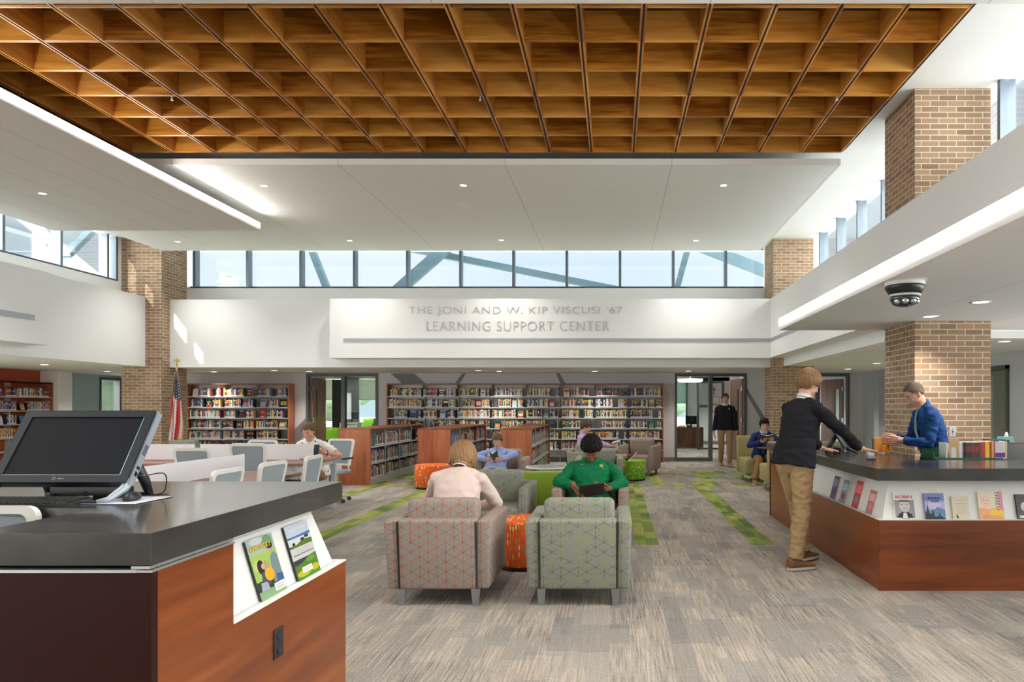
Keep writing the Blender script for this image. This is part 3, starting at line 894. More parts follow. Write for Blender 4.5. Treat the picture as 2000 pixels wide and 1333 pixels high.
def grille(label, x0, x1, y0, y1, z0, z1, axis, n):
    e = empty('air_grille', label, 'air grille', ((x0 + x1) / 2, (y0 + y1) / 2, z0)); cx, cy = (x0 + x1) / 2, (y0 + y1) / 2
    m = MB().use(VENT); m.box(x0 - cx, x1 - cx, y0 - cy, y1 - cy, 0, z1 - z0); m.build('backing', e)
    m = MB().use(LGREY); h = (z1 - z0) / n
    for k in range(n):
        if axis == 'x': m.box(x0 - cx, x1 - cx, y0 - cy - .006, y0 - cy, h * k, h * k + h * .4)
        elif axis == 'l': m.box(x1 - cx, x1 - cx + .006, y0 - cy, y1 - cy, h * k, h * k + h * .4)
        else: m.box(x0 - cx - .006, x0 - cx, y0 - cy, y1 - cy, h * k, h * k + h * .4)
    m.build('slats', e)
grille('long thin grey air grille under the lettering on the back fascia', X(671, 15.2), 3.45, 15.19, 15.2, 2.90, 2.975, 'x', 4)
grille('long thin grey air grille along the right fascia', 3.44, 3.45, 2, 15.19, 2.90, 2.975, 'r', 4)
grille('short grey air grille on the boxed fascia at far left', -10.1, -10.09, 8.6, 11.98, 2.96, 3.06, 'l', 5)

# dome camera under the right soffit
e = empty('security_camera', 'round white and black multi-lens security camera under the right soffit', 'security camera', (X(1767, 5.6), 5.6, 2.475))
m = MB().use(WPLAST); m.lathe([(.15, 0), (.155, -.015), (.155, -.035), (.15, -.04)], n=40); m.lathe([(.115, -.105), (.125, -.112), (.118, -.125), (.10, -.125)], n=40); m.build('housing', e)
m = MB().use(BLACK); m.lathe([(.152, -.038), (.156, -.05), (.122, -.108), (.11, -.11)], n=40); m.build('dark_band', e)
m = MB().use(plain('smoked_dome', (.02, .03, .05), .05, 0, .9)); m.lathe([(.115, -.12), (.115, -.15), (.09, -.19), (.05, -.205), (.01, -.207)], n=40); m.build('lens_dome', e)
m = MB().use(CHROME)
for a in (210, 250, 290, 330):
    m.ell((.085 * math.cos(math.radians(a)), .085 * math.sin(math.radians(a)), -.165), .03, n=12, m=8)
m.build('lens', e)
# wall switch plate on the near column
e = empty('switch_plate', 'grey metal outlet plate on the near brick column', 'outlet plate', (X(1860, 8.15), 8.15, Z(843.5, 8.15)))
m = MB().use(plain('grey_plate', (.42, .42, .45), .35, .5)); m.box(-.04, .04, -.007, 0, -.062, .062, bev=.003); m.build('plate', e)
m = MB().use(BLACKM); m.box(-.006, .006, -.012, -.006, -.012, .012); m.tube((0, -.009, .03), (0, -.006, .03), .005); m.tube((0, -.009, -.03), (0, -.006, -.03), .005); m.build('toggle', e)
# smoke detectors etc.
for px, py, z, lb in ((903, 362 + 38, 4.955, 'faint round sprinkler cover in the middle of ceiling cloud'), (1767, 599, 2.475, 'round cover plate beside the security camera')):
    Y = (z - HC) * F / (796 - py); m = MB().use(WPLAST); m.lathe([(.05, 0), (.05, -.006), (.045, -.008)], (0, 0, 0), 20)
    o = m.build('ceiling_cover'); o.location = (X(px, Y), Y, z); tag(o, lb, 'ceiling cover')
# ================================================================ SEATING
def smooth_all(me, on=True):
    for p in me.polygons: p.use_smooth = on

def rbox(m, x0, x1, y0, y1, z0, z1, b=.03, M=None, seg=3):
    v = [Vector(p) for p in ((x0, y0, z0), (x1, y0, z0), (x1, y1, z0), (x0, y1, z0), (x0, y0, z1), (x1, y0, z1), (x1, y1, z1), (x0, y1, z1))]
    if M is not None: v = [M @ p for p in v]
    vs = m.verts(v)
    fs = [m.bm.faces.new([vs[i] for i in q]) for q in ((0, 3, 2, 1), (4, 5, 6, 7), (0, 1, 5, 4), (1, 2, 6, 5), (2, 3, 7, 6), (3, 0, 4, 7))]
    es = list({e for f in fs for e in f.edges})
    r = bmesh.ops.bevel(m.bm, geom=es, offset=b, segments=seg, profile=.5, affect='EDGES', clamp_overlap=True)
    allf = {f for v_ in r['verts'] if v_.is_valid for f in v_.link_faces} | {f for f in fs if f.is_valid}
    for f in allf: f.smooth = True
    return m._fin(list(allf))

def armchair(fab, label, loc, rz, group):
    """faces local +y; 0.78 wide, 0.80 deep"""
    e = empty('armchair', label, 'armchair', loc, rz, group)
    w = .39
    # tapered shell: arms and back lean slightly outwards
    for sx_ in (-1, 1):
        m = MB().use(fab)
        x0, x1 = sorted((sx_ * (w - .105), sx_ * w))
        rbox(m, x0, x1, -.385, .40, .12, .63, .022)
        for v in m.bm.verts:
            t = (v.co.z - .12) / .51
            v.co.x -= sx_ * .018 * (1 - t)
            v.co.y += .05 * (1 - t) if v.co.y < 0 else 0
            v.co.z += (v.co.y - .4) * .0 
        m.build('armrest', e)
    m = MB().use(fab); rbox(m, -w + .105, w - .105, -.40, -.27, .12, .635, .022)
    for v in m.bm.verts:
        t = (v.co.z - .12) / .51; v.co.y += .05 * (1 - t)
    m.build('backrest', e)
    m = MB().use(fab); rbox(m, -w + .125, w - .125, -.285, -.10, .38, .735, .045, Matrix.Rotation(-.08, 4, 'X') @ T(0, .0, .015), 4); m.build('back_cushion', e)
    m = MB().use(fab); rbox(m, -w + .107, w - .107, -.26, .405, .27, .43, .035); m.build('seat_cushion', e)
    m = MB().use(fab); m.box(-w + .10, w - .10, -.3, .37, .13, .275); m.build('seat_base', e)
    m = MB().use(BLACKM)
    for x in (-.2835, .2835): m.box(x - .0015, x + .0015, -.402, -.38, .13, .625)
    for v in m.bm.verts: v.co.y += .05 * (1 - (v.co.z - .12) / .51) * 1.0
    m.build('seam', e)
    for x in (-.27, .27):
        for y in (-.32, .34):
            m = MB().use(LEGG)
            m.loft([[Vector((x + a * k, y + b * k, z)) for a, b in ((-1, -1), (1, -1), (1, 1), (-1, 1))] for z, k in ((0, .019), (.125, .030))], smooth=False)
            m.build('leg', e)
    return e

ch_o = armchair(TRI_O, 'armchair with orange line pattern, back to camera, seating the person in pink', (-1.285, 5.36, 0), 0, 'patterned lounge armchairs')
ch_g = armchair(TRI_G, 'empty armchair with green line pattern, back to camera, beside the orange patterned one', (-.263, 5.36, 0), 0, 'patterned lounge armchairs')
dup(ch_g, (-1.26, 7.4, 0), PI, 'empty green-lined armchair facing the camera, beyond the person in pink')
dup(ch_o, (-.243, 7.26, 0), PI, 'orange-lined armchair facing the camera, holding the person in green sweater')
dup(ch_o, (-1.80, 11.2, 0), PI, 'orange-lined armchair by low bookcases, holding the person in light blue shirt')
dup(ch_g, (-.245, 11.4, 0), PI, 'green-lined armchair half hidden behind the person in the green sweater')
dup(ch_g, (-.50, 13.0, 0), -PI / 2, 'green-lined armchair seen side-on, holding the person in the lilac shirt')
dup(ch_o, (.56, 14.85, 0), PI - .30, 'empty orange-lined armchair beside the green ottoman near the long bookcase')
dup(ch_o, (-7.95, 12.6, 0), 0, 'orange-lined armchair far left, just right of the computer screen')
dup(ch_g, (-9.05, 14.6, 0), .1, 'green-lined armchair at the foot of the flag')
dup(ch_g, (-5.75, 12.3, 0), PI, 'green-lined armchair glimpsed under the far study table')

def ottoman(fab, label, loc, r, h):
    e = empty('ottoman', label, 'ottoman', loc, 0, 'round patterned ottomans')
    m = MB().use(fab); m.lathe([(r - .01, .035), (r, .05), (r, h - .025), (r - .008, h - .008), (r - .03, h), (r * .5, h + .006), (.01, h + .008)], n=56); m.build('upholstery', e)
    m = MB().use(BLACKM); m.lathe([(r - .02, 0), (r - .02, .036)], n=40); m.build('base', e)
    return e
ottoman(OTT_O, 'orange leaf-pattern ottoman squeezed between the two nearest armchairs', (-.80, 6.32, 0), .29, .43)
ottoman(OTT_O, 'orange leaf-pattern ottoman in front of the middle low bookcase', (-3.26, 12.35, 0), .315, .425)
ottoman(OTT_G, 'green leaf-pattern ottoman beside the empty orange-lined armchair', (.33, 13.72, 0), .30, .40)
ottoman(OTT_G, 'green leaf-pattern ottoman glimpsed beneath the far study table', (-5.2, 11.4, 0), .28, .40)

e = empty('bench', 'lime green vinyl bench seen from behind, between the two facing armchairs', 'bench', (-.78, 8.35, 0))
m = MB().use(LIME); rbox(m, -.87, .87, -.36, -.22, .08, .70, .03); m.build('backrest', e)
m = MB().use(LIME); rbox(m, -.87, .87, -.22, .38, .12, .44, .04); m.build('seat', e)
for x in (-.8, .8):
    for y in (-.3, .3):
        m = MB().use(LEGG); m.tube((x, y, 0), (x, y, .13), .02); m.build('leg', e)

e = empty('round_table', 'small round pale-topped side table behind the lime bench', 'table', (-1.0, 10.35, 0))
m = MB().use(WPLAST); m.lathe([(.32, .535), (.335, .545), (.335, .555), (.33, .56)], n=48); m.build('tabletop', e)
m = MB().use(plain('table_inlay', (.55, .60, .62), .12)); m.lathe([(.30, .559), (.30, .562)], n=48); m.build('inlay', e)
m = MB().use(ALU); m.tube((0, 0, .02), (0, 0, .54), .03); m.build('column', e)
m = MB().use(ALU); m.lathe([(.2, 0), (.2, .01), (.03, .03)], n=32); m.build('base', e)

# ---- mustard lounge seats behind the right counter
def lounge(loc, rz, label, tablet):
    e = empty('lounge_seat', label, 'lounge seat', loc, rz, 'mustard lounge seats')
    m = MB().use(MUST); rbox(m, -.60, .60, -.40, .32, .14, .45, .045); m.build('seat', e)
    m = MB().use(MUST); rbox(m, -.62, .62, -.50, -.39, .14, .87, .03); m.build('backrest', e)
    for x in (-.5, .5):
        for y in (-.42, .24):
            m = MB().use(CHROME); m.tube((x, y, 0), (x, y, .15), .016); m.build('leg', e)
    if tablet:
        m = MB().use(wood('orange_brown_tablet_wood', (.30, .10, .04), (.42, .16, .07), (.5, .22, .1), 0)); m.lathe([(.23, .66), (.24, .67), (.24, .68), (.23, .685)], (tablet, .36, 0), 40); m.build('tablet_top', e)
        m = MB().use(CHROME); m.path([(tablet, .36, .66), (tablet, .36, .60), (tablet - .35, .2, .55), (tablet - .35, .2, .3)], .012); m.build('tablet_arm', e)
    return e
lounge((3.12, 13.62, 0), PI, 'mustard tweed lounge seat against which the person in the navy blazer sits', -.13 + .27)
lounge((3.22, 12.15, 0), 0, 'mustard tweed lounge seat nearer the counter, back to camera', 0)

# ================================================================ STUDY TABLES
def table(name, label, x0, x1, y0, y1, group='study tables'):
    cx, cy = (x0 + x1) / 2, (y0 + y1) / 2; a, b = (x1 - x0) / 2, (y1 - y0) / 2
    e = empty(name, label, 'table', (cx, cy, 0), 0, group)
    m = MB().use(TABLEW); m.box(-a, a, -b, b, .71, .74, bev=.004); m.build('tabletop', e)
    m = MB().use(LGREY)
    m.box(-a + .06, a - .06, -b + .06, -b + .10, .65, .71); m.box(-a + .06, a - .06, b - .10, b - .06, .65, .71); m.box(-a + .06, -a + .10, -b + .1, b - .1, .65, .71); m.box(a - .10, a - .06, -b + .1, b - .1, .65, .71)
    m.build('apron', e)
    for x in (-a + .04, a - .10):
        for y in (-b + .04, b - .10):
            m = MB().use(LGREY); m.box(x, x + .06, y, y + .06, 0, .71); m.build('leg', e)
    return e
table('study_table', 'study table at which the person with the phone sits', -7.2, -3.94, 8.66, 9.9)
table('study_table', 'study table nearer the counter, right behind the computer', -4.72, -3.42, 4.7, 7.66)
def divider(label, x0, x1, y0, y1, z1):
    e = empty('desk_divider', label, 'desk divider', ((x0 + x1) / 2, (y0 + y1) / 2, .74), 0, 'white desk dividers'); a, b = (x1 - x0) / 2, (y1 - y0) / 2
    m = MB().use(DIVIDER); m.box(-a, a, -b, b, .008, z1 - .74, bev=.002); m.build('panel', e)
    for t in (-.8, .8):
        m = MB().use(ALU); m.box(a * t - .02, a * t + .02, b * t - .02, b * t + .02, 0, .03); m.build('clamp', e)
divider('white desk divider across the far study table, beside the person with the phone', -5.54, -4.03, 9.20, 9.22, .957)
divider('white desk divider across the far study table, further left', -7.1, -5.62, 9.20, 9.22, .957)
divider('white desk divider running along the nearer study table', -4.06, -4.04, 5.0, 7.52, .938)

def task_chair(label, loc, rz, h=0., grey=False):
    e = empty('task_chair', label, 'chair', loc, rz, 'mesh-back task chairs')
    fr_ = LEGG if grey else WPLAST
    M = T(0, -.22, .52 + h) @ Matrix.Rotation(.16, 4, 'X')
    def rr(w, zt, r, y, n=6, taper=.04):
        pts = []
        for cx, cz, a0 in ((w - r, zt - r, 0), (-w + r, zt - r, 90)):
            for k in range(n + 1):
                a = math.radians(a0 + 90 * k / n); pts.append((cx + r * math.cos(a), cz + r * math.sin(a)))
        pts += [(-w + taper, .02), (w - taper, .02)]
        return pts
    W2, H2 = .225, .44
    outer = rr(W2, H2, .05, 0); inner = rr(W2 - .032, H2 - .032, .035, 0); inner[-2] = (-W2 + taper_(.04), .05); inner[-1] = (W2 - taper_(.04), .05)
    m = MB().use(fr_); n = len(outer)
    A = m.verts([M @ Vector((p[0], -.014, p[1])) for p in outer]); B = m.verts([M @ Vector((p[0], -.014, p[1])) for p in inner])
    A2 = m.verts([M @ Vector((p[0], .014, p[1])) for p in outer]); B2 = m.verts([M @ Vector((p[0], .014, p[1])) for p in inner]); fs = []
    for i in range(n):
        j = (i + 1) % n
        fs += [m.bm.faces.new((A[i], A[j], B[j], B[i])), m.bm.faces.new((A2[i], B2[i], B2[j], A2[j])), m.bm.faces.new((A[i], A2[i], A2[j], A[j])), m.bm.faces.new((B[i], B[j], B2[j], B2[i]))]
    m._fin(fs); m.build('back_frame', e)
    m = MB().use(LEGG if grey else MESHB); a = m.verts([M @ Vector((p[0], -.004, p[1])) for p in inner]); b = m.verts([M @ Vector((p[0], .004, p[1])) for p in inner])
    fs = [m.bm.faces.new(a), m.bm.faces.new(b[::-1])] + [m.bm.faces.new((a[i], a[(i + 1) % n], b[(i + 1) % n], b[i])) for i in range(n)]
    m._fin(fs); m.build('mesh_back', e)
    m = MB().use(MESHB); rbox(m, -.23, .23, -.20, .25, .43 + h, .49 + h, .025); m.build('seat', e)
    m = MB().use(fr_); m.box(-.04, .04, -.235, -.20, .42 + h, .56 + h); m.build('back_bracket', e)
    for sx_ in (-1, 1):
        m = MB().use(fr_); m.path([(sx_ * .23, -.05, .45 + h), (sx_ * .27, -.05, .5 + h), (sx_ * .27, -.05, .66 + h)], .012); m.build('arm_post', e)
        m = MB().use(BLACKM); rbox(m, sx_ * .27 - .03, sx_ * .27 + .03, -.15, .10, .655 + h, .68 + h, .01); m.build('arm_pad', e)
    m = MB().use(LEGG); m.tube((0, 0, .1), (0, 0, .43 + h), .025); m.build('gas_post', e)
    for k in range(5):
        a = 2 * PI * k / 5 + .3; m = MB().use(WPLAST); m.path([(0, 0, .11), (.28 * math.cos(a), .28 * math.sin(a), .07)], [.025, .014]); f = m.build('base_arm', e)
        m = MB().use(BLACKM); c = Vector((.28 * math.cos(a), .28 * math.sin(a), .03)); t = Vector((-math.sin(a), math.cos(a), 0)); m.tube(c - t * .02, c + t * .02, .03); m.build('caster', f)
    return e
def taper_(t): return t + .025
tc0 = task_chair('white-framed mesh chair nearest the counter, at the nearer study table', (-3.40, 5.55, 0), PI / 2)
dup(tc0, (-3.40, 6.30, 0), PI / 2 - .05, 'middle of the three white-framed mesh chairs along the nearer study table')
dup(tc0, (-3.37, 7.05, 0), PI / 2 + .05, 'farthest of the three white-framed mesh chairs along the nearer study table')
dup(tc0, (-5.12, 8.62, 0), 0, 'white-framed mesh chair at the far table, left, behind the white divider')
dup(tc0, (-4.52, 8.75, .05), 0.03, 'white-framed mesh chair at the far table, in front of its divider')
dup(tc0, (-5.33, 10.15, 0), PI, 'mesh chair on the far side of the far table, only its top showing')
dup(tc0, (-4.35, 10.55, 0), PI - .2, 'mesh chair that the person with the phone sits on')
task_chair('dark grey chair across the nearer table, beside the computer screen', (-5.05, 7.35, 0), -PI / 2, 0., True)
cb = dup(tc0, (-2.36, 2.27, .13), PI, 'pale chair back poking up inside the near counter, bottom left')

# ================================================================ COUNTERS
def hull(m, b0, b1):
    """b = (x0,x1,y0,y1,z) bottom and top rectangles"""
    q = []
    for b in (b0, b1): q.append([Vector((b[0], b[2], b[4])), Vector((b[1], b[2], b[4])), Vector((b[1], b[3], b[4])), Vector((b[0], b[3], b[4]))])
    m.loft(q, smooth=False)

# -- near (left) counter
e = empty('service_counter', 'near service counter at lower left, cherry wood end with magazine niche', 'counter', (-1.7, 2.8, 0), 0, 'service counters')
def rel(m, name, parent, mat=None):
    for v in m.bm.verts: v.co -= Vector(parent.location)
    return m.build(name, parent)
m = MB().use(CHERRY); m.box(-1.43, -1.38, 2.08, 3.533, 0, .665); m.box(-1.43, -1.38, 2.08, 2.493, .665, .957); rel(m, 'end_panel', e)
m = MB().use(DKBROWN); m.box(-4.6, -1.38, 2.05, 2.08, 0, .957); rel(m, 'front_panel', e)
m = MB().use(CHERRYX); m.box(-4.6, -1.44, 3.50, 3.533, 0, .665); rel(m, 'rear_panel', e)
m = MB().use(WHITE); hull(m, (-1.92, -1.425, 2.494, 3.483, .665), (-1.92, -1.51, 2.494, 3.40, .957)); m.box(-1.43, -1.378, 2.494, 3.535, .663, .669); m.box(-4.6, -1.43, 3.483, 3.535, .663, .669); m.box(-4.6, -1.92, 3.3, 3.40, .665, .957); rel(m, 'magazine_niche', e)
m = MB().use(ALU); m.box(-1.425, -1.376, 2.048, 2.495, .957, .964); m.box(-1.44, -1.384, 2.05, 2.50, .967, .9755); m.box(-4.6, -1.42, 2.045, 2.08, .957, .966); rel(m, 'metal_reveal', e)
m = MB().use(BLACKM); m.box(-1.95, -1.92, 2.08, 2.6, .1, .97); m.box(-4.6, -1.95, 2.60, 2.63, .1, .97); rel(m, 'inner_panel', e)
m = MB().use(SLAB); m.prism([(-1.383, 2.055), (-1.383, 3.5), (-4.6, 3.5), (-4.6, 2.585), (-1.93, 2.585), (-1.93, 2.055)], 'z', .9755, 1.073)
bmesh.ops.bevel(m.bm, geom=m.bm.edges[:], offset=.002, segments=1, affect='EDGES')
o = m.build('countertop'); tag(o, 'dark grey L-shaped countertop under the computer, lower left', 'countertop', 'dark solid countertops')
# power outlet in the end panel
Yo = 1.38 * F / (1200 - 542.5)
e2 = empty('power_outlet', 'black double power outlet in the wooden counter end', 'power outlet', (-1.38, Yo, .45 + .0))
zc = Z(1256, Yo); e2.location = (-1.38, Yo, zc)
m = MB().use(BLACKM); m.box(0, .006, -.038, .038, -.06, .06, bev=.002); m.build('plate', e2)
for s_ in (-.028, .028):
    m = MB().use(BLACK); m.lathe([(.017, 0), (.017, .003), (.015, .004)], (0, 0, 0), 20, T(.006, 0, s_) @ Matrix.Rotation(PI / 2, 4, 'Y'))
    m.use(DGREY); m.box(.009, .0105, -.008, -.005, s_ - .006, s_ + .006); m.box(.009, .0105, .005, .008, s_ - .006, s_ + .006); m.build('socket', e2)

# -- right counter
e = empty('service_counter', 'right service counter with cherry wood base and white book niche', 'counter', (3.0, 6.5, 0), 0, 'service counters')
m = MB().use(CHERRYX); m.box(2.09, 6.5, 5.43, 5.452, 0, .557); rel(m, 'front_panel', e)
m = MB().use(CHERRY); m.box(2.09, 2.14, 5.452, 9.26, 0, .557); m.box(2.09, 2.14, 8.41, 9.26, .557, .857); m.box(2.09, 2.7, 9.21, 9.26, 0, .857); rel(m, 'side_panel', e)
m = MB().use(WHITE); hull(m, (2.13, 2.7, 5.47, 8.408, .555), (2.21, 2.7, 5.55, 8.408, .874)); hull(m, (2.13, 6.5, 5.47, 6.1, .556), (2.21, 6.5, 5.55, 6.1, .874)); m.box(2.088, 2.14, 5.48, 8.41, .557, .561); m.box(2.088, 6.5, 5.427, 5.48, .557, .561); rel(m, 'book_niche', e)
m = MB().use(ALU); m.box(2.086, 2.14, 8.405, 9.262, .857, .874); rel(m, 'metal_reveal', e)
m = MB().use(BLACKM); m.box(2.70, 2.72, 6.1, 9.2, .1, .87); m.box(2.72, 6.5, 6.10, 6.13, .1, .87); rel(m, 'inner_panel', e)
m = MB().use(SLAB); m.prism([(2.05, 5.38), (6.55, 5.38), (6.55, 6.23), (2.76, 6.23), (2.76, 9.29), (2.05, 9.29)], 'z', .875, .97)
bmesh.ops.bevel(m.bm, geom=m.bm.edges[:], offset=.002, segments=1, affect='EDGES')
o = m.build('countertop'); tag(o, 'dark grey L-shaped countertop of the right counter, hands resting on it', 'countertop', 'dark solid countertops')

# ================================================================ COMPUTER ON THE NEAR COUNTER
def textmesh(txt, h, ext=.0004, bold=0):
    cu = bpy.data.curves.new('t', 'FONT'); cu.body = txt; cu.extrude = ext; cu.size = 1; cu.offset = bold
    o = bpy.data.objects.new('t', cu); C.objects.link(o); bpy.context.view_layer.update()
    me = bpy.data.meshes.new_from_object(o.evaluated_get(bpy.context.evaluated_depsgraph_get())); bpy.data.objects.remove(o)
    vs = [v.co.copy() for v in me.vertices]; fs = [tuple(p.vertices) for p in me.polygons]
    xs_ = [v.x for v in vs]; ys_ = [v.y for v in vs]; bpy.data.meshes.remove(me)
    s_ = h / (max(ys_) - min(ys_)); cx = (max(xs_) + min(xs_)) / 2
    return [Vector(((v.x - cx) * s_, (v.y - min(ys_)) * s_, v.z)) for v in vs], fs, (max(xs_) - min(xs_)) * s_
def addtext(m, txt, h, M, width=None, bold=0):
    """text in the local xz plane facing -y"""
    vs, fs, w = textmesh(txt, h, bold=bold); k = width / w if width else 1
    V = m.verts([M @ Vector((v.x * k, -v.z, v.y)) for v in vs]); out = []
    for f in fs:
        try: out.append(m.bm.faces.new([V[i] for i in f]))
        except ValueError: pass
    m._fin(out)

def computer(loc, rz, label, logo=True):
    e = empty('desktop_computer', label, 'computer', loc, rz, 'all-in-one computers')
    al = math.atan2(.18, .285); M = T(0, -.10, .075) @ Matrix.Rotation(-al, 4, 'X')   # screen plane frame, origin bottom centre
    m = MB().use(NAVYB); rbox(m, -.272, .272, 0, .05, -.0, .337, .012, M)
    m.box(-.272, -.238, -.006, 0, .0, .337, M); m.box(.238, .272, -.006, 0, .0, .337, M); m.box(-.238, .238, -.006, 0, .305, .337, M); m.box(-.238, .238, -.006, 0, 0, .032, M); m.build('bezel', e)
    m = MB().use(SCREEN); m.box(-.238, .238, -.001, .002, .032, .305, M); m.build('screen', e)
    for s_ in (-1, 1):
        m = MB().use(SILVER); a, b = sorted((s_ * .272, s_ * .279)); m.box(a, b, .004, .034, .0, .337, M); m.build('side_trim', e)
    m = MB().use(BLACK)
    for k in range(7): m.box(.279, .280, .008, .030, .135 + k * .007, .138 + k * .007, M)
    m.build('speaker_slots', e); m = MB().use(BLACK)
    m.box(.279, .2805, .010, .018, .07, .082, M); m.box(.279, .2805, .020, .028, .07, .082, M); m.box(.279, .2805, .012, .026, .04, .058, M); m.build('side_ports', e)
    for s_ in (-1, 1):
        m = MB().use(SILVER if s_ > 0 else NAVYB)
        pts = [M @ Vector((s_ * .262, .02, .02)), M @ Vector((s_ * .262, .014, -.02)), Vector((s_ * .258, -.135, .035)), Vector((s_ * .245, -.165, .016)), Vector((s_ * .215, -.185, .010))]
        m.path(pts, [.018, .018, .015, .011, .008], 10); m.build('front_foot', e)
    m = MB().use(NAVYB); m.path([(-.215, -.185, .010), (.215, -.185, .010)], .007); m.build('foot_bar', e)
    m = MB().use(BLACK); m.path([M @ Vector((.20, .05, .16)), (.21, .10, .06), (.215, .12, .004)], [.022, .02, .016], 8); m.path([M @ Vector((-.20, .05, .16)), (-.21, .10, .06), (-.215, .12, .004)], [.022, .02, .016], 8); m.box(-.22, .22, .10, .13, 0, .012); m.build('rear_leg', e)
    m = MB().use(BLACK); m.box(-.10, .19, -.02, .06, .0, .05); m.build('port_box', e)
    m = MB().use(BLACK)
    m.cable([M @ Vector((.281, .018, .05)), M @ Vector((.30, .03, .045)), (.345, .02, .10), (.34, .03, .03), (.28, .06, .008), (.24, .08, .02)], .0025, 6)
    m.cable([(.05, -.02, .03), (.02, -.06, .006), (-.05, -.09, .004), (-.08, -.02, .02)], .0025, 6); m.build('cable', e)
    m = MB().use(WPLAST)
    rnd = random.Random(3)
    for k in range(5):
        a = [(.06 + rnd.uniform(-.03, .03), -.05 + rnd.uniform(-.02, .02), .004 + .01 * rnd.random()) for _ in range(5)]
        m.cable(a, .0022, 6)
    m.build('coiled_cable', e)
    if logo:
        m = MB().use(plain('pale_logo_print', (.45, .48, .5), .4)); addtext(m, 'elpeer', .0075, M @ T(.008, -.0066, .012), .026)
        n_ = 14; c = Vector((-.022, -.0066, .0165))
        for i in range(n_):
            a, b = 2 * PI * i / n_, 2 * PI * (i + 1) / n_
            m.quad(*[M @ (c + Vector((r * math.cos(t), 0, r * math.sin(t)))) for r, t in ((.0065, a), (.0065, b), (.0052, b), (.0052, a))])
        m.build('logo', e)
    m = MB().use(plain('trim_highlight', (.30, .42, .58), .3, .5)); m.box(.2355, .2385, -.0075, -.005, .034, .303, M); m.use(plain('screen_lower_trim', (.30, .26, .23), .3)); m.box(-.236, .236, -.0075, -.005, .0305, .0335, M); m.build('screen_trim', e)
    m = MB().use(BLACK); m.lathe([(.004, 0), (.004, .001)], (0, 0, 0), 14, M @ T(0, -.006, .322) @ Matrix.Rotation(PI / 2, 4, 'X')); m.build('webcam', e)
    return e
computer((-2.222, 2.85, 1.073), 0, 'large black all-in-one computer on the near counter')
computer((2.40, 7.35, .97), 1.22, 'black computer seen from the side beyond the person in the black sweater', False)

e = empty('keyboard', 'black keyboard in front of the near computer', 'keyboard', (-2.30, 2.665, 1.073))
m = MB().use(BLACKM); m.prism([(-.062, .0), (.062, .0), (.062, .020), (-.062, .010)], 'x', -.235, .235); m.build('body', e)
m = MB().use(BLACK)
for r_ in range(6):
    for c_ in range(20):
        x = -.225 + c_ * .0226; y = -.056 + r_ * .0195; z = .0115 + r_ * .0016; m.box(x, x + .019, y, y + .016, z, z + .005)
o = m.build('keys', e)
e = empty('mouse_pad', 'white mouse pad with dark edge beside the near keyboard', 'mouse pad', (-1.945, 2.77, 1.073))
m = MB().use(NAVYB); m.box(-.12, .095, -.115, .11, 0, .003); m.build('underside', e)
m = MB().use(plain('white_pad', (.70, .74, .84), .5)); m.box(-.118, .093, -.113, .108, .003, .0042); m.build('surface', e)
e = empty('computer_mouse', 'black computer mouse on the white pad', 'mouse', (-1.935, 2.76, 1.0772), .35)
m = MB().use(BLACK); m.ell((0, 0, .012), (.031, .056, .022), n=24, m=14)
for v in m.bm.verts: v.co.z = max(v.co.z, 0)
m.build('shell', e)
m = MB().use(DGREY); m.ell((0, .03, .030), (.003, .008, .006), n=10, m=6); m.build('wheel', e)
m = MB().use(BLACK); m.cable([(0, .05, .01), (.03, .09, .005), (.08, .10, .005), (.09, .13, .004), (-.06, .16, .004), (-.15, .2, .004)], .002, 6); m.build('cable', e)

# ================================================================ FLAG
e = empty('flag', 'furled American flag on a gold-topped pole before the left brick column', 'flag', (X(345.5, 15.0), 15.0, 0))
m = MB().use(wood('flagpole_wood', (.3, .18, .06), (.45, .28, .1), (.55, .35, .15), 2)); m.tube((0, 0, .05), (0, 0, 2.40), .014); m.build('pole', e)
m = MB().use(GOLD); m.lathe([(.15, 0), (.15, .015), (.05, .06), (.02, .10)], n=32); m.build('base', e)
m = MB().use(GOLD)
m.ell((0, 0, 2.41), .025); m.ell((0, 0, 2.46), (.018, .018, .035))
for s_ in (-1, 1): m.path([(0, 0, 2.45), (s_ * .05, 0, 2.50), (s_ * .055, 0, 2.44)], [.014, .02, .006], 8)
m.ell((0, 0, 2.505), .014); m.build('eagle_finial', e)
m = MB(); m.mats = [FLAGM]; nu, nv = 64, 110
top, bot = 2.28, .62
def fp(i, j):
    u, v = i / nu, j / nv; w = .02 + .135 * (v ** .7)
    w2 = .02 + .12 * min(1, v * 1.4)
    x = -w * .9 + (w + w2 * 1.0) * u; y = -.03 - .045 * math.sin(u * PI * 5.5 + v * 2) * (.3 + v * .7)
    z = top - (top - bot) * v + .10 * math.sin(u * 3) * v + (.06 * math.cos(u * 9)) * v
    return Vector((x, y, z))
grid_ = [[m.bm.verts.new(fp(i, j)) for j in range(nv + 1)] for i in range(nu + 1)]
for i in range(nu):
    for j in range(nv):
        u, v = i / nu, j / nv; f = m.bm.faces.new((grid_[i][j], grid_[i + 1][j], grid_[i + 1][j + 1], grid_[i][j + 1])); f.smooth = True
        cl = (.62, .03, .05) if int((u * 8 + v * 2.2)) % 2 else (.80, .78, .76)
        if v < .42 - .12 * abs(u - .5) + .1 * (u - .5):
            cl = (.012, .03, .13)
            a, b = (u * 9) % 1 - .5, (v * 26 + (int(u * 9) % 2) * .5) % 1 - .5
            if a * a * 1.0 + b * b * 1.2 < .075: cl = (.8, .8, .82)
        if i >= nu - 3 or j >= nv - 3: cl = (.75, .45, .08)
        m.cols[f] = cl
m.build('cloth', e)
bpy.data.objects[e.name].children[-1].modifiers.new('thickness', 'SOLIDIFY').thickness = .004
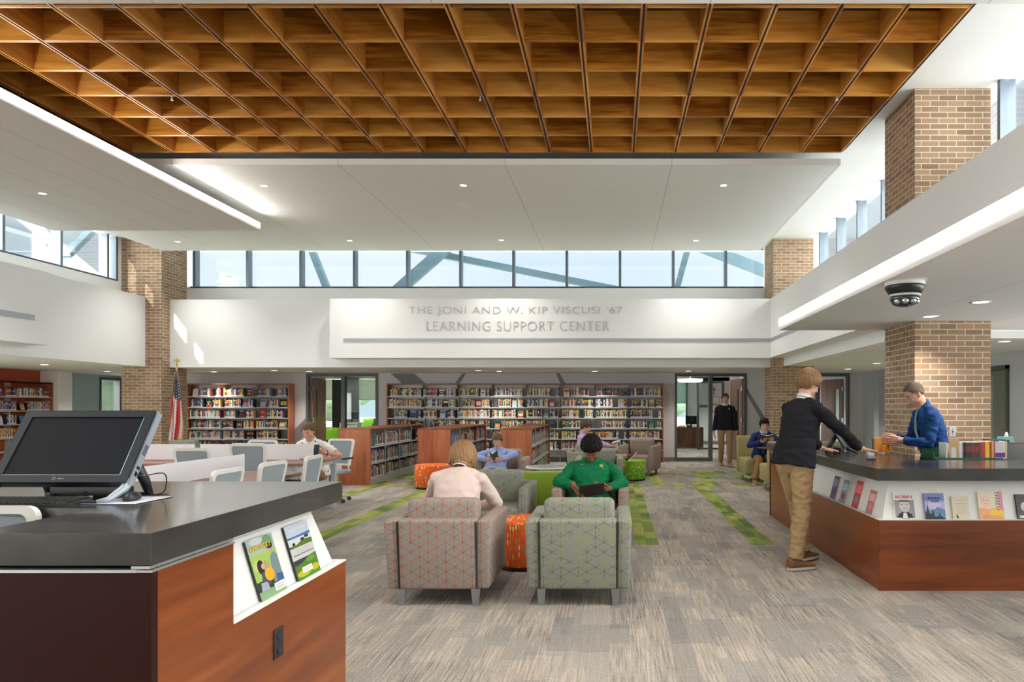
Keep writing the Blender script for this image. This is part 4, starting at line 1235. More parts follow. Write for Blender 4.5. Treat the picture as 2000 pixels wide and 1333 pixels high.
m = MB().use(GOLD); m.path([(0, 0, 2.36), (.01, -.02, 2.30), (.015, -.03, 2.2)], [.012, .02, .012]); m.path([(-.02, -.03, 2.3), (-.05, -.04, 1.6), (-.06, -.04, 1.2)], .005); m.build('cord_and_tassel', e)

# ================================================================ OFFICE CONTENTS
def tub_chair(label, loc, rz, seat=.62):
    e = empty('tub_chair', label, 'chair', loc, rz, 'green tub chairs')
    m = MB().use(LIMEPL)
    n = 20; R_ = []
    for k, (z, r, th) in enumerate(((seat, .24, 0), (seat + .12, .27, 0), (seat + .26, .29, 0), (seat + .38, .28, 0))):
        ring = []
        for i in range(n + 1):
            a = math.radians(200 + 140 * i / n) if k > 1 else math.radians(180 + 180 * i / n)
            ring.append(Vector((r * math.cos(a), r * math.sin(a), z)))
        R_.append(ring)
    out = [m.verts(r) for r in R_]; inn = [m.verts([Vector((v.x * .86, v.y * .86, v.z)) for v in r]) for r in R_]; fs = []
    for S1, fl in ((out, 1), (inn, -1)):
        for a, b in zip(S1, S1[1:]):
            for i in range(n): fs.append(m.bm.faces.new((a[i], a[i + 1], b[i + 1], b[i])[::fl]))
    for i in range(n): fs.append(m.bm.faces.new((out[-1][i], out[-1][i + 1], inn[-1][i + 1], inn[-1][i])))
    for a, b, p, q in zip(out, out[1:], inn, inn[1:]): fs += [m.bm.faces.new((a[0], b[0], q[0], p[0])), m.bm.faces.new((a[-1], p[-1], q[-1], b[-1]))]
    for f in fs: f.smooth = True
    m._fin(fs); m.build('backrest', e)
    m = MB().use(LIMEPL); m.lathe([(.2, seat - .05), (.245, seat - .02), (.245, seat + .02), (.22, seat + .04), (.01, seat + .045)], n=28); m.build('seat', e)
    m = MB().use(CHROME); m.tube((0, 0, .03), (0, 0, seat - .04), .025); m.lathe([(.22, 0), (.22, .012), (.04, .03)], n=28); m.build('pedestal', e)
tub_chair('bright green tub chair in the left office, by the lower clear window', (X(714, 20.6), 20.6, 0), PI * .8, .74)
tub_chair('bright green tub chair seen past the open left office door, left one', (X(637, 21.3), 21.3, 0), PI * .9, .45)
tub_chair('bright green tub chair seen past the open left office door, right one', (X(650, 20.7), 20.7, 0), PI, .45)
def monitor(label, loc, rz, w=.5, h=.3):
    e = empty('monitor', label, 'monitor', loc, rz, 'office monitors')
    m = MB().use(BLACK); rbox(m, -w / 2, w / 2, -.02, .02, .10, .10 + h, .008); m.build('housing', e)
    m = MB().use(SCREEN); m.box(-w / 2 + .015, w / 2 - .015, -.022, -.02, .115, .085 + h); m.build('screen', e)
    m = MB().use(BLACK); m.box(-.03, .03, 0, .02, .01, .15); m.box(-.1, .1, -.07, .08, 0, .012); m.build('stand', e)
def desk(label, x0, x1, y0, y1, h, mat, solid=True):
    e = empty('desk', label, 'desk', ((x0 + x1) / 2, (y0 + y1) / 2, 0), 0, 'office desks'); a, b = (x1 - x0) / 2, (y1 - y0) / 2
    m = MB().use(mat); m.box(-a, a, -b, b, h - .03, h, bev=.003); m.build('desktop', e)
    m = MB().use(mat)
    if solid: m.box(-a + .02, a - .02, -b + .02, -b + .04, .02, h - .03)
    m.box(-a, -a + .03, -b, b, 0, h - .03); m.box(a - .03, a, -b, b, 0, h - .03); m.build('panels', e)
desk('white desk in the left office below the dark monitor', X(672, 21.3), X(706, 21.3), 20.95, 21.7, .98, WPLAST)
monitor('black monitor on the white desk in the left office', (X(687, 21.3), 21.3, .98), 0, .42, .22)
desk('dark wood desk in the right office', X(1322, 24.4), X(1374, 24.4), 24.4, 25.2, .74, DESKW)
monitor('black monitor on the dark desk of the right office', (X(1350, 24.7), 24.7, .74), .1, .42, .30)
e = empty('papers', 'pile of papers and gadgets on the right office desk', 'papers', (X(1331, 24.6), 24.6, .74))
m = MB().use(PAPER); m.box(-.15, .12, -.1, .1, 0, .03); m.box(-.1, .15, -.06, .14, .03, .05); m.build('sheets', e)
m = MB().use(BLACK); m.box(.18, .34, -.1, .1, 0, .06); m.build('phone', e)
e = empty('pendant_light', 'curved white pendant light glowing in the right office', 'pendant light', (X(1348, 22), 22, Z(747, 22)))
m = MB().use(PENDL); m.lathe([(.01, 0), (.36, .005), (.40, .04), (.40, .10)], n=40); m.build('diffuser', e)
m = MB().use(ALU); m.tube((0, 0, .1), (0, 0, .42), .006); m.build('stem', e)
o = tag(MB().use(BLACKM).mesh and (lambda mm: (mm.use(BLACKM), mm.box(-.012, .012, -.02, 0, -.17, .13), mm.box(-.085, .085, -.02, 0, .02, .045), mm.build('wall_cross'))[-1])(MB()), 'small dark cross on the far wall of the right office', 'cross')
o.location = (X(1394, 27), 27, Z(763, 27))
def picture(px0, px1, py0, py1, Y, label, c):
    e = empty('picture_frame', label, 'picture frame', (X((px0 + px1) / 2, Y), Y, Z(py1, Y)), 0, 'framed certificates'); w = X(px1, Y) - X(px0, Y); h = Z(py0, Y) - Z(py1, Y)
    m = MB().use(plain('picture_frame_' + str(px0), c, .4)); m.box(-w / 2, w / 2, -.025, 0, 0, h); m.build('frame', e)
    m = MB().use(PAPER); m.box(-w / 2 + .02, w / 2 - .02, -.027, -.025, .02, h - .02); m.build('print', e)
picture(1391, 1405, 775, 789.5, 26.99, 'wood-framed certificate on the far wall of the right office', (.5, .35, .15))
picture(1391, 1404, 791.5, 805, 26.99, 'dark-framed certificate below the wooden one in the right office', (.05, .05, .05))
# side room at the right: desk and monitor seen in the doorway
desk('black desk in the room beyond the right doorway', 6.95, 8.4, 17.0, 17.6, .70, BLACKM)
monitor('black monitor turned side-on in the room beyond the right doorway', (7.35, 17.2, .95), .9, .5, .4)
bpy.data.objects['monitor.002'].location.z = .70
# things behind the right counter
e = empty('office_chair', 'black leather chair back behind the right counter, at the right edge', 'chair', (X(1976, 7.2), 7.2, 0), .2)
m = MB().use(BLACKM); rbox(m, -.23, .23, -.05, .03, .5, 1.08, .03, Matrix.Rotation(-.05, 4, 'X')); m.build('backrest', e)
m = MB().use(BLACKM); rbox(m, -.24, .24, -.5, -.02, .42, .52, .03); m.build('seat', e)
m = MB().use(CHROME); m.tube((0, -.25, .05), (0, -.25, .42), .025); m.lathe([(.28, 0), (.28, .02), (.03, .06)], (0, -.25, 0), 24); m.build('base', e)
e = empty('tissue_box', 'teal tissue box with white tissue right of the book truck', 'tissue box', (X(1963, 7.55), 7.55, Z(862, 7.55) - .0))
zt = e.location.z
m = MB().use(plain('teal_card', (.15, .38, .38), .5)); m.box(-.06, .06, -.06, .06, 0, .05); m.build('box', e)
m = MB().use(WPLAST); m.ell((.01, 0, .06), (.02, .015, .04), n=10, m=8); m.build('tissue', e)
e = empty('work_surface', 'lower work surface behind the right counter', 'desk', (4.9, 7.45, 0))
m = MB().use(SLAB); m.box(-.9, 1.5, -.25, .45, .70, .74); m.build('top', e); m = MB().use(BLACKM); m.box(-.9, -.86, -.2, .4, 0, .70); m.box(1.46, 1.5, -.2, .4, 0, .70); m.build('support', e)
e2 = empty('storage_box', 'black document box behind the green book truck', 'box', (X(1945, 7.4), 7.4, .74)); m = MB().use(BLACK); m.box(-.09, .09, -.1, .1, 0, Z(859, 7.4) - .74); m.build('body', e2)
bpy.data.objects['tissue_box'].location = (X(1964, 7.62), 7.62, .74); 
m = MB().use(plain('cardboard', (.45, .33, .2), .8)); zz = Z(862, 7.62) - .74
m.box(-.08, .08, -.07, .07, 0, zz - .002); o = m.build('cardboard_box'); o.location = (X(1964, 7.62), 7.62, .74); tag(o, 'cardboard box carrying the teal tissue box behind the right counter', 'box')
bpy.data.objects['tissue_box'].location.z = .74 + zz
# beige ledge and small items on the right counter
e = empty('receipt_pad', 'small white and pink note pad beside the orange book on the right counter', 'note pad', (X(1702, 7.0) - .03, 6.95, .97))
m = MB().use(plain('white_paper_pad', (.8, .78, .78), .7)); m.box(-.03, .03, -.03, .03, 0, .03); m.use(plain('pink_paper', (.75, .35, .4), .7)); m.box(-.0305, .0305, -.0305, .0305, .012, .018); m.build('pad', e)
m = MB().use(BLACK); m.path([(X(1713, 6.2), 6.22, .978), (X(1700, 6.2), 6.3, .975)], .005); o = m.build('pen'); tag(o, 'black pen lying on the right counter under the fingers', 'pen')
# ================================================================ BOOKCASES
def bookcase(label, x0, n, bay, y0, y1, zs, ztop, back, endr=CHERRYV, endl=CHERRYV, backm=None, group='wall bookcases', rail=True):
    cx = x0 + n * bay / 2
    e = empty('bookcase', label, 'bookcase', (cx, (y0 + y1) / 2, 0), 0, group)
    x1 = x0 + n * bay
    for a, b in ((x0 - .03, x0), (x1, x1 + .03)):
        m = MB().use(endr); m.box(a, b, y0, y1, 0, ztop); rel(m, 'end_panel', e)
    m = MB().use(endr); m.box(x0, x1, y0 - .01, y1, ztop - .03, ztop); rel(m, 'top_panel', e)
    m = MB().use(backm or SHELFM); m.box(x0, x1, y1 - .02, y1 - .01, .12, ztop - .03); rel(m, 'back_panel', e)
    if rail:
        m = MB().use(LEGG)
        for z in zs:
            for k in (.09, .16, .23): m.box(x0, x1, y1 - .024, y1 - .02, z + k, z + k + .004)
        rel(m, 'back_rail', e)
    for i in range(1, n):
        m = MB().use(SHELFM); x = x0 + i * bay; m.box(x - .012, x + .012, y0 + .22, y1 - .02, .0, ztop - .03)
        m.prism([(y0 + .03, ztop - .03), (y0 + .23, ztop - .03), (y0 + .23, ztop - .16)], 'x', x - .006, x + .006); rel(m, 'upright', e)
    for z in zs:
        m = MB().use(SHELFM); m.box(x0, x1, y0, y1 - .02, z - .022, z); rel(m, 'shelf', e)
    return e
ZS = [1.736, 1.45, 1.17, .89, .615, .335]
bookcase('long back-wall bookcase of eight bays filled with books', -5.966, 8, .904, 18.1, 18.43, ZS, 2.08, None)
bookcase('back-wall bookcase of three bays between the flag and the left office', -11.22, 3, .877, 18.1, 18.43, ZS, 2.08, None)
# red-backed case on the left wall (faces +x)
er = empty('bookcase', 'red-backed bookcase along the far left wall', 'bookcase', (-14.2, 14.7, 0), 0, 'wall bookcases')
def relx(m, n): return rel(m, n, er)
m = MB().use(CHERRYV); m.box(-14.38, -14.03, 17.17, 17.2, 0, 2.06); relx(m, 'end_panel'); m = MB().use(CHERRYV); m.box(-14.38, -14.03, 12.5, 12.53, 0, 2.06); relx(m, 'end_panel')
m = MB().use(DKBROWN); m.box(-14.38, -14.03, 12.53, 17.17, 2.03, 2.06); relx(m, 'top_panel')
ZL = [1.70, 1.37, 1.05, .73, .42]
for z in ZL: m = MB().use(SHELFM); m.box(-14.37, -14.03, 12.53, 17.17, z - .02, z); relx(m, 'shelf')
for y in (13.4, 14.35, 15.28, 16.22): m = MB().use(SHELFM); m.box(-14.375, -14.25, y - .012, y + .012, 0, 2.03); relx(m, 'upright')

# low double-sided cases
LOWX = {'left': (-5.135, -4.54), 'middle': (-3.657, -3.052), 'right': (-2.137, -1.538)}
ZLOW = [.707, .393, .10]
def lowcase(which, x0, x1):
    e = empty('low_bookcase', 'low double-sided wooden bookcase, ' + {'left': 'leftmost of three, beside the person with the phone', 'middle': 'middle of three, behind the orange ottoman', 'right': 'rightmost of three, behind the person in light blue'}[which], 'bookcase', ((x0 + x1) / 2, 14.6, 0), 0, 'low bookcases')
    for y in (12.8, 16.37): m = MB().use(CHERRYV); m.box(x0, x1, y, y + .03, .0, 1.03); rel(m, 'end_panel', e)
    m = MB().use(CHERRY); m.box(x0, x1 + .0, 12.8, 16.42, 1.03, 1.054); rel(m, 'top_panel', e)
    m = MB().use(SHELFM); xc = (x0 + x1) / 2; m.box(xc - .01, xc + .01, 12.83, 16.37, .02, 1.03); rel(m, 'centre_panel', e)
    for z in ZLOW:
        m = MB().use(SHELFM); m.box(x0 + .03, x1 - .012, 12.83, 16.37, z - .022, z); rel(m, 'shelf', e)
    m = MB().use(SHELFM); m.box(x0 + .03, x1 - .015, 12.83, 16.37, 0, .08); rel(m, 'kick_plate', e)
    for y in (13.73, 14.63, 15.5): m = MB().use(SHELFM); m.box(x1 - .04, x1 - .025, y - .01, y + .01, .08, 1.03); rel(m, 'upright', e); m = MB().use(SHELFM); m.box(x0 + .03, x0 + .045, y - .01, y + .01, .08, 1.03); rel(m, 'upright', e)
for k, (a, b) in LOWX.items(): lowcase(k, a, b)

# ================================================================ BOOKS
PAL = [('black', (.015, .015, .02)), ('white', (.72, .71, .68)), ('red', (.50, .03, .03)), ('navy', (.02, .04, .14)), ('yellow', (.80, .58, .05)), ('teal', (.03, .27, .30)), ('brown', (.18, .08, .04)),
       ('grey', (.25, .26, .28)), ('cream', (.66, .58, .42)), ('green', (.05, .26, .07)), ('orange', (.72, .20, .03)), ('blue', (.06, .18, .50)), ('pink', (.70, .25, .32)), ('purple', (.16, .05, .24)), ('pale blue', (.40, .58, .68)), ('maroon', (.22, .02, .04))]
WT = [16, 13, 11, 9, 8, 5, 6, 6, 7, 5, 5, 6, 3, 3, 4, 5]
brnd = random.Random(11)
def pick(): return brnd.choices(range(len(PAL)), WT)[0]

def book_boxes(m, w, h, d, ci, seed, sticker=True, M=None, label=True):
    """spine faces -y, book occupies x -w/2..w/2, y 0..d, z 0..h"""
    r = random.Random(seed); c = PAL[ci][1]; g_ = sum(c) / 3
    v = .62 + .35 * r.random(); c = tuple((k * .78 + g_ * .22) * v for k in c)
    m.col = c; m.box(-w / 2, w / 2, 0, d, 0, h, M)
    m.col = (.78, .74, .64); m.box(-w / 2 + w * .12, w / 2 - w * .12, .006, d + .0005, h - .001, h + .0005, M)
    c2 = PAL[r.choice([1, 4, 0, 8, 2, 11])][1]
    m.col = c2; z = h * r.uniform(.45, .6); m.box(-w * .28, w * .28, -.0006, 0, z, z + h * r.uniform(.12, .3), M)
    if label: m.col = (.66, .66, .66); m.box(-w * .46, w * .46, -.001, 0, .008, .036, M)
    if sticker: m.col = (.70, .58, .06); m.box(-w * .45, w * .45, -.001, 0, h - .035, h - .012, M)

ITEMS = []   # every shelved book: dict(size on screen, place, info)
def run(frame, length, ctx, y_to_cam, fill=.62, hb=.21, faces=True, vis=1.0, sticker=.5, stickrun=None):
    """frame(t) -> matrix at distance t along the shelf"""
    t = brnd.uniform(0, .06)
    seq = []
    mode = brnd.random() < fill
    while t < length - .03:
        if mode:
            L = brnd.uniform(.25, .6); end = min(length - .02, t + L); st = brnd.random() < sticker
            base = pick()
            while t < end:
                w = brnd.uniform(.016, .042); h = min(.255, hb * brnd.uniform(.86, 1.10))
                if t + w > length - .01: break
                ci = pick() if brnd.random() < .8 else base
                seq.append(dict(k='spine', t=t + w / 2, w=w - .001, h=h, d=brnd.uniform(.13, .17), ci=ci, st=st and brnd.random() < .75)); t += w
        else:
            g = brnd.uniform(.12, .30)
            if faces and g > .17 and t + g < length:
                seq.append(dict(k='face', t=t + g / 2, w=brnd.uniform(.125, .15), h=brnd.uniform(.19, .22), d=.025, ci=pick(), st=False))
            t += g
        mode = not mode if brnd.random() < .9 else mode
        if not mode and brnd.random() > (1 - fill) * 1.9: mode = True
    for i, s in enumerate(seq):
        s['l'] = PAL[seq[i - 1]['ci']][0] if i else None; s['r'] = PAL[seq[i + 1]['ci']][0] if i + 1 < len(seq) else None
        s['M'] = frame(s['t']); s['ctx'] = ctx; s['area'] = (s['w'] * vis * s['h'] + (.002 if s['k'] == 'face' else 0)) / (y_to_cam ** 2); s['seed'] = brnd.random()
        ITEMS.append(s)
ORD = ['top', 'second', 'third', 'fourth', 'fifth', 'lowest']
NTH = ['first', 'second', 'third', 'fourth', 'fifth', 'sixth', 'seventh', 'last']
for i in range(8):
    for j, z in enumerate(ZS):
        x0 = -5.966 + i * .904 + .02
        hid = (j >= 4 and i < 4) or (j == 5 and i < 5)
        run(lambda t, x0=x0, z=z: T(x0 + t, 18.13, z), .87, (f'{NTH[i]} bay, {ORD[j]} shelf of long bookcase'), 18.1, .66 if j < 5 else .75, vis=.2 if hid else 1)
for i in range(3):
    for j, z in enumerate(ZS):
        x0 = -11.22 + i * .877 + .02
        run(lambda t, x0=x0, z=z: T(x0 + t, 18.13, z), .84, (f'{["left", "middle", "right"][i]} bay, {ORD[j]} shelf, bookcase beside the flag'), 19.5, .66, vis=.2 if j == 5 else 1)
for j, z in enumerate(ZL[:4]):
    for a, b in ((15.3, 16.2), (16.24, 17.14)):
        run(lambda t, a=a, z=z: T(-14.06, a + t, z) @ R(PI / 2), b - a, (f'{"near" if a < 16 else "far"} bay, {ORD[j]} shelf of red-backed bookcase'), 20, .8, .215, sticker=.1, vis=.7 if j < 2 else .25)
for name, (x0, x1) in LOWX.items():
    for j, z in enumerate(ZLOW):
        for q, (a, b) in enumerate(((12.86, 13.70), (13.76, 14.6), (14.66, 15.48), (15.53, 16.34))):
            hid = (name == 'middle' and (q > 2 or j == 2)) or (name == 'left' and q == 3) or (name == 'right' and q > 2)
            run(lambda t, a=a, z=z, x1=x1: T(x1 - .035, a + t, z) @ R(PI / 2), b - a, (f'{["top", "middle", "bottom"][j]} shelf, {["near", "second", "third", "far"][q]} bay, {name} low bookcase'), 13.5, .85, .225, False, vis=.1 if hid else .45, sticker=0)
ITEMS.sort(key=lambda s: -s['area'])
NBOOK = 258
used_labels = {}
FACELBL = ['with a pale picture', 'with title block', 'with a bright panel', 'with a round motif', 'with a light band']
def face_art(m, w, h, seed, ci, M):
    r = random.Random(seed); k = r.randrange(5); c = PAL[ci][1]
    m.col = c; m.box(-w / 2, w / 2, 0, .022, 0, h, M)
    m.col = (.8, .78, .7); m.box(-w / 2 + .003, w / 2 + .0004, .003, .019, .003, h + .0004, M)
    oc = [PAL[q][1] for q in r.sample([1, 0, 4, 8, 11, 2, 14, 10], 3)]
    if k == 0: m.col = oc[0]; m.box(-w * .4, w * .4, -.0008, 0, h * .12, h * .62, M); m.col = oc[1]; m.box(-w * .35, w * .35, -.0008, 0, h * .72, h * .86, M); m.col = oc[2]; m.ell(M @ Vector((0, -.0005, h * .36)), .028, Matrix.Diagonal((1, .03, 1)).to_3x3(), 14, 8)
    elif k == 1: m.col = oc[0]; m.box(-w * .42, w * .42, -.0008, 0, h * .60, h * .9, M); m.col = oc[1]; m.box(-w * .3, w * .3, -.0008, 0, h * .12, h * .2, M)
    elif k == 2: m.col = oc[0]; m.box(-w * .5, w * .5, -.0008, 0, h * .3, h * .75, M); m.col = oc[1]; m.box(-w * .3, w * .3, -.0012, 0, h * .45, h * .6, M)
    elif k == 3: m.col = oc[0]; m.ell(M @ Vector((0, -.0005, h * .42)), .042, Matrix.Diagonal((1, .02, 1)).to_3x3(), 18, 8); m.col = oc[1]; m.box(-w * .38, w * .38, -.0008, 0, h * .78, h * .9, M)
    else: m.col = oc[0]; m.box(-w * .5, w * .5, -.0008, 0, h * .08, h * .25, M); m.col = oc[1]; m.box(-w * .4, w * .4, -.0008, 0, h * .6, h * .85, M); m.col = oc[2]; m.box(-w * .2, w * .2, -.001, 0, h * .3, h * .55, M)
    return k
stuff = MB(); stuff.mats = [BOOK]
NF = 0
for s in ITEMS:
    if NF < NBOOK:
        m = MB(); m.mats = [BOOK]; cn_ = PAL[s['ci']][0]
        if s['k'] == 'face':
            k = face_art(m, s['w'], s['h'], s['seed'], s['ci'], T(0, .015, 0) @ Matrix.Rotation(-.22, 4, 'X')); lb = f"{cn_} book face out {FACELBL[k]}, {s['ctx']}"
        else:
            book_boxes(m, s['w'], s['h'], s['d'], s['ci'], s['seed'], s['st'])
            if s['l'] and s['r']: lb = f"{cn_} book between {s['l']} and {s['r']}, {s['ctx']}"
            elif s['l']: lb = f"{cn_} book ending its row, {s['ctx']}"
            else: lb = f"{cn_} book starting its row, {s['ctx']}"
        m.col = None; me = m.mesh('book'); o = link('book', me); o.matrix_world = s['M']
        n_ = used_labels.get(lb, 0); used_labels[lb] = n_ + 1
        if n_: lb = ('thin ' if s['w'] < .028 else 'thick ') + lb.replace('{cn_} book', '{cn_} one'); n2 = used_labels.get(lb, 0); used_labels[lb] = n2 + 1
        case = s['ctx'].split(' of ')[-1] if ' of ' in s['ctx'] else s['ctx'].split(', ')[-1]
        tag(o, lb, 'book', 'books on ' + s['ctx']); NF += 1
    else:
        if s['k'] == 'face': face_art(stuff, s['w'], s['h'], s['seed'], s['ci'], s['M'] @ T(0, .015, 0) @ Matrix.Rotation(-.22, 4, 'X'))
        else: book_boxes(stuff, s['w'], s['h'], s['d'], s['ci'], s['seed'], s['st'], s['M'])
stuff.col = None
o = stuff.build('shelved_books'); tag(o, 'all the smaller shelved books in the wall bookcases and low bookcases', 'books', kind='stuff')

# tan bookends with arched cut-outs on the low cases
def bookend_mesh():
    m = MB().use(KRAFT); w, h = .125, .19; n = 10; outer = [(-w / 2, 0), (-w / 2, h - .02)] + [(-w / 2 + .02, h), (w / 2 - .02, h)] + [(w / 2, h - .02), (w / 2, 0)]
    arch = [(.035 * math.cos(PI * k / n), .075 + .035 * math.sin(PI * k / n)) for k in range(n + 1)]
    inner = [(.035, .012)] + arch + [(-.035, .012)]
    for y in (0, .003):
        A = m.verts([Vector((0, p[0], p[1])) + Vector((y, 0, 0)) for p in outer]); B = m.verts([Vector((0, p[0], p[1])) + Vector((y, 0, 0)) for p in inner])
        # left half and right half strips
        fs = [m.bm.faces.new((A[5], A[4], B[1 + 0], B[0])), m.bm.faces.new((A[0], B[-1], B[-2], A[1])), m.bm.faces.new([A[4], A[3], A[2], A[1]] + B[1:-1][::-1]), m.bm.faces.new((A[0], A[5], B[0], B[-1]))]
        m._fin(fs)
    m.box(0, .09, -w / 2, w / 2, 0, .002)
    return m.mesh('bookend', recalc=False)
bem = bookend_mesh()
k_ = 0
for name, (x0, x1) in LOWX.items():
    for j, z in enumerate(ZLOW):
        for y, wh in ((12.95, 'near end'), (13.45, 'first bay end'), (13.95, 'second bay'), (14.5, 'second bay far end'), (15.1, 'third bay')):
            if name != 'left' and (y > 14 or (name == 'middle' and j == 2)): continue
            o = link('bookend', bem, None, (x1 - .095, y, z + .001)); o.rotation_euler = (0, 0, PI / 2)
            tag(o, f'tan arched bookend, {wh}, {["top", "middle", "bottom"][j]} shelf of the {name} low bookcase', 'bookend', 'tan bookends on the low bookcases')

# ================================================================ DISPLAY BOOKS AND MAGAZINES ON THE COUNTERS
LEAN = math.atan2(.08, .318)
def standbook(name, label, cat, loc, rz, w, h, d, base, art, lean=LEAN, group=None, title=None):
    e = empty(name, label, cat, loc, rz, group); M = Matrix.Rotation(-lean, 4, 'X')
    m = MB(); m.mats = [PRINT]; m.col = base; m.box(-w / 2, w / 2, 0, d, 0, h, M)
    m.col = None; m.build('cover', e)
    m = MB().use(PAPER); m.box(-w / 2 + .003, w / 2 + .0006, .002, d - .002, .002, h + .0006, M); m.build('pages', e)
    m = MB(); m.mats = [PRINT]
    for i, a in enumerate(art):
        q = -.0004 - .0001 * i
        if a[0] == 'r': _, x0, x1, z0, z1, c = a; m.col = c; m.box((x0 - .5) * w, (x1 - .5) * w, q, 0, z0 * h, z1 * h, M)
        elif a[0] == 'e':
            _, cx, cz, rx, rz_, c = a; m.col = c; n = 18; pts = [((cx - .5) * w + rx * w * math.cos(2 * PI * t / n), cz * h + rz_ * h * math.sin(2 * PI * t / n)) for t in range(n)]
            m.prism(pts, 'y', q, 0, M)
        elif a[0] == 'p': _, pts, c = a; m.col = c; m.prism([((x - .5) * w, z * h) for x, z in pts], 'y', q, 0, M)
        elif a[0] == 't': _, tx, cx, cz, hh, ww, c = a; m.col = c; addtext(m, tx, hh * h, M @ T((cx - .5) * w, -.0028, cz * h), ww * w, .01)
    m.col = None; m.build('cover_print', e)
    return e
def txtlines(n, x0, x1, z0, dz, c, hh=.012): return [('r', x0 + .03 * ((i * 7) % 3), x1 - .04 * ((i * 5) % 3), z0 - i * dz, z0 - i * dz + hh, c) for i in range(n)]
G1, G2, BK = (.35, .35, .36), (.12, .12, .13), (.02, .02, .02)
def fb(px0, px1, pytop, name, label, base, art, d=.022):
    Y = 5.455; w = (px1 - px0) * Y / F; h = (1015.5 - pytop) * Y / F * 1.03
    return standbook(name, label, 'book', (X((px0 + px1) / 2, Y), Y, .5612), 0, w, h, d, base, art, group='face-out books along the front of the right counter')
fb(1749, 1789, 964, 'book', 'white book titled ROBIN with a grey portrait on the right counter', (.82, .80, .80),
   [('r', .2, .8, .93, .945, G1), ('t', 'ROBIN', .5, .76, .12, .8, (.62, .12, .15)), ('r', .02, .98, .05, .71, (.30, .30, .31)), ('e', .5, .5, .25, .24, (.62, .60, .58)), ('r', .25, .75, .64, .71, G2), ('p', [(.1, .05), (.9, .05), (.8, .2), (.5, .32), (.2, .2)], BK),
    ('p', [(.38, .05), (.62, .05), (.58, .24), (.42, .24)], (.75, .75, .75)), ('e', .52, .36, .2, .1, (.52, .50, .48)), ('e', .38, .55, .05, .02, G2), ('e', .62, .55, .05, .02, G2), ('r', .3, .7, .015, .035, G1)])
fb(1809, 1848, 966, 'book', "blue dusk-landscape book titled BRIAN'S HUNT on the right counter", (.20, .26, .55),
   [('r', .0, 1, .35, .7, (.45, .45, .75)), ('e', .5, .55, .35, .15, (.66, .55, .78)), ('p', [(.3, .28), (.65, .48), (1, .35), (1, .2), (.3, .2)], (.14, .24, .5)), ('r', .1, 1, .18, .26, (.10, .32, .34)), ('p', [(0, 0), (1, 0), (.8, .12), (.5, .1), (.3, .2), (0, .3)], (.02, .03, .04)),
    ('p', [(.05, .2), (.2, .2), (.13, .6)], (.02, .03, .04)), ('p', [(.32, .15), (.45, .15), (.39, .42)], (.02, .03, .04)), ('p', [(.64, .1), (.78, .1), (.7, .28)], (.02, .03, .04)),     ('t', "BRIAN'S", .5, .76, .09, .6, (.05, .04, .25)), ('t', 'HUNT', .55, .64, .09, .42, (.05, .04, .25))])
fb(1863, 1896, 972, 'book', 'plain cream book with small brown lines and a black bird-like mark, right counter', (.70, .62, .48),
   [('r', .25, .75, .82, .835, (.55, .3, .2))] + txtlines(5, .2, .85, .66, .1, (.50, .40, .28), .02) + [('p', [(.2, .05), (.32, .04), (.28, .16), (.22, .22), (.18, .14)], BK)])
fb(1915, 1963, 962.5, 'book', 'orange and pink portrait book with spaced black letters, right counter', (.80, .68, .55),
   [('r', .85, 1, .3, 1, (.75, .25, .40)), ('e', .3, .62, .2, .24, (.85, .60, .48)), ('p', [(0, 0), (1, 0), (1, .3), (.75, .42), (.4, .36), (0, .42)], (.85, .40, .15)), ('e', .72, .2, .28, .18, (.88, .55, .05)), ('e', .23, .68, .03, .015, G2), ('e', .38, .68, .03, .015, G2), ('e', .3, .55, .05, .015, (.7, .2, .2))] +
   [('t', s_, .78, .92 - .1 * i, .045, .18 if len(s_) > 2 else .1, BK) for i, s_ in enumerate(('TAKE', 'ME', 'WITH', 'YOU', 'WHEN', 'YOU', 'GO'))] + [('r', .1, .9, .03 + .07 * i, .055 + .07 * i, (.6, .2, .1)) for i in range(2)], .035)
fb(1989, 2029, 968, 'book', 'black book with a pale animal picture at the right frame edge', BK, [('e', .45, .5, .25, .2, (.6, .58, .5)), ('r', .1, .5, .05, .15, (.7, .7, .7))])
SIDE = [(8.28, .145, .235, ('grey and white', (.55, .57, .62))), (8.10, .15, .24, ('white', (.80, .80, .80))), (7.92, .14, .23, ('plain white', (.76, .76, .78))), (7.74, .15, .215, ('orange-yellow', (.75, .42, .08))), (7.58, .14, .21, ('pink', (.60, .25, .34))),
        (6.70, .15, .225, ('dark blue patterned', (.10, .12, .25))), (6.42, .15, .215, ('pale blue', (.25, .42, .55))), (6.08, .155, .245, ('red and yellow', (.60, .06, .08))), (5.745, .14, .20, ('pinkish grey', (.50, .22, .22)))]
for i, (y, w, h, (cn_, c)) in enumerate(SIDE):
    art = [('r', .1, .9, .55, .85, tuple(min(1, k * 1.6 + .1) for k in c)), ('e', .5, .3, .3, .15, PAL[(i * 5 + 4) % 16][1])]
    standbook('book', f'{cn_} book standing face out in the side niche of the right counter', 'book', (2.118, y, .5612), -PI / 2, w, h, .02, c, art, group='books in the side niche of the right counter')
    if i in (1, 3, 5, 6, 7, 8):
        standbook('book', f'cream-edged book standing right behind the {cn_} one, side niche of right counter', 'book', (2.143, y - .022, .5612), -PI / 2, w * .98, h * .94, .026 if i != 7 else .04, (.62, .55, .44) if i != 7 else (.03, .03, .04), [], group='books in the side niche of the right counter')

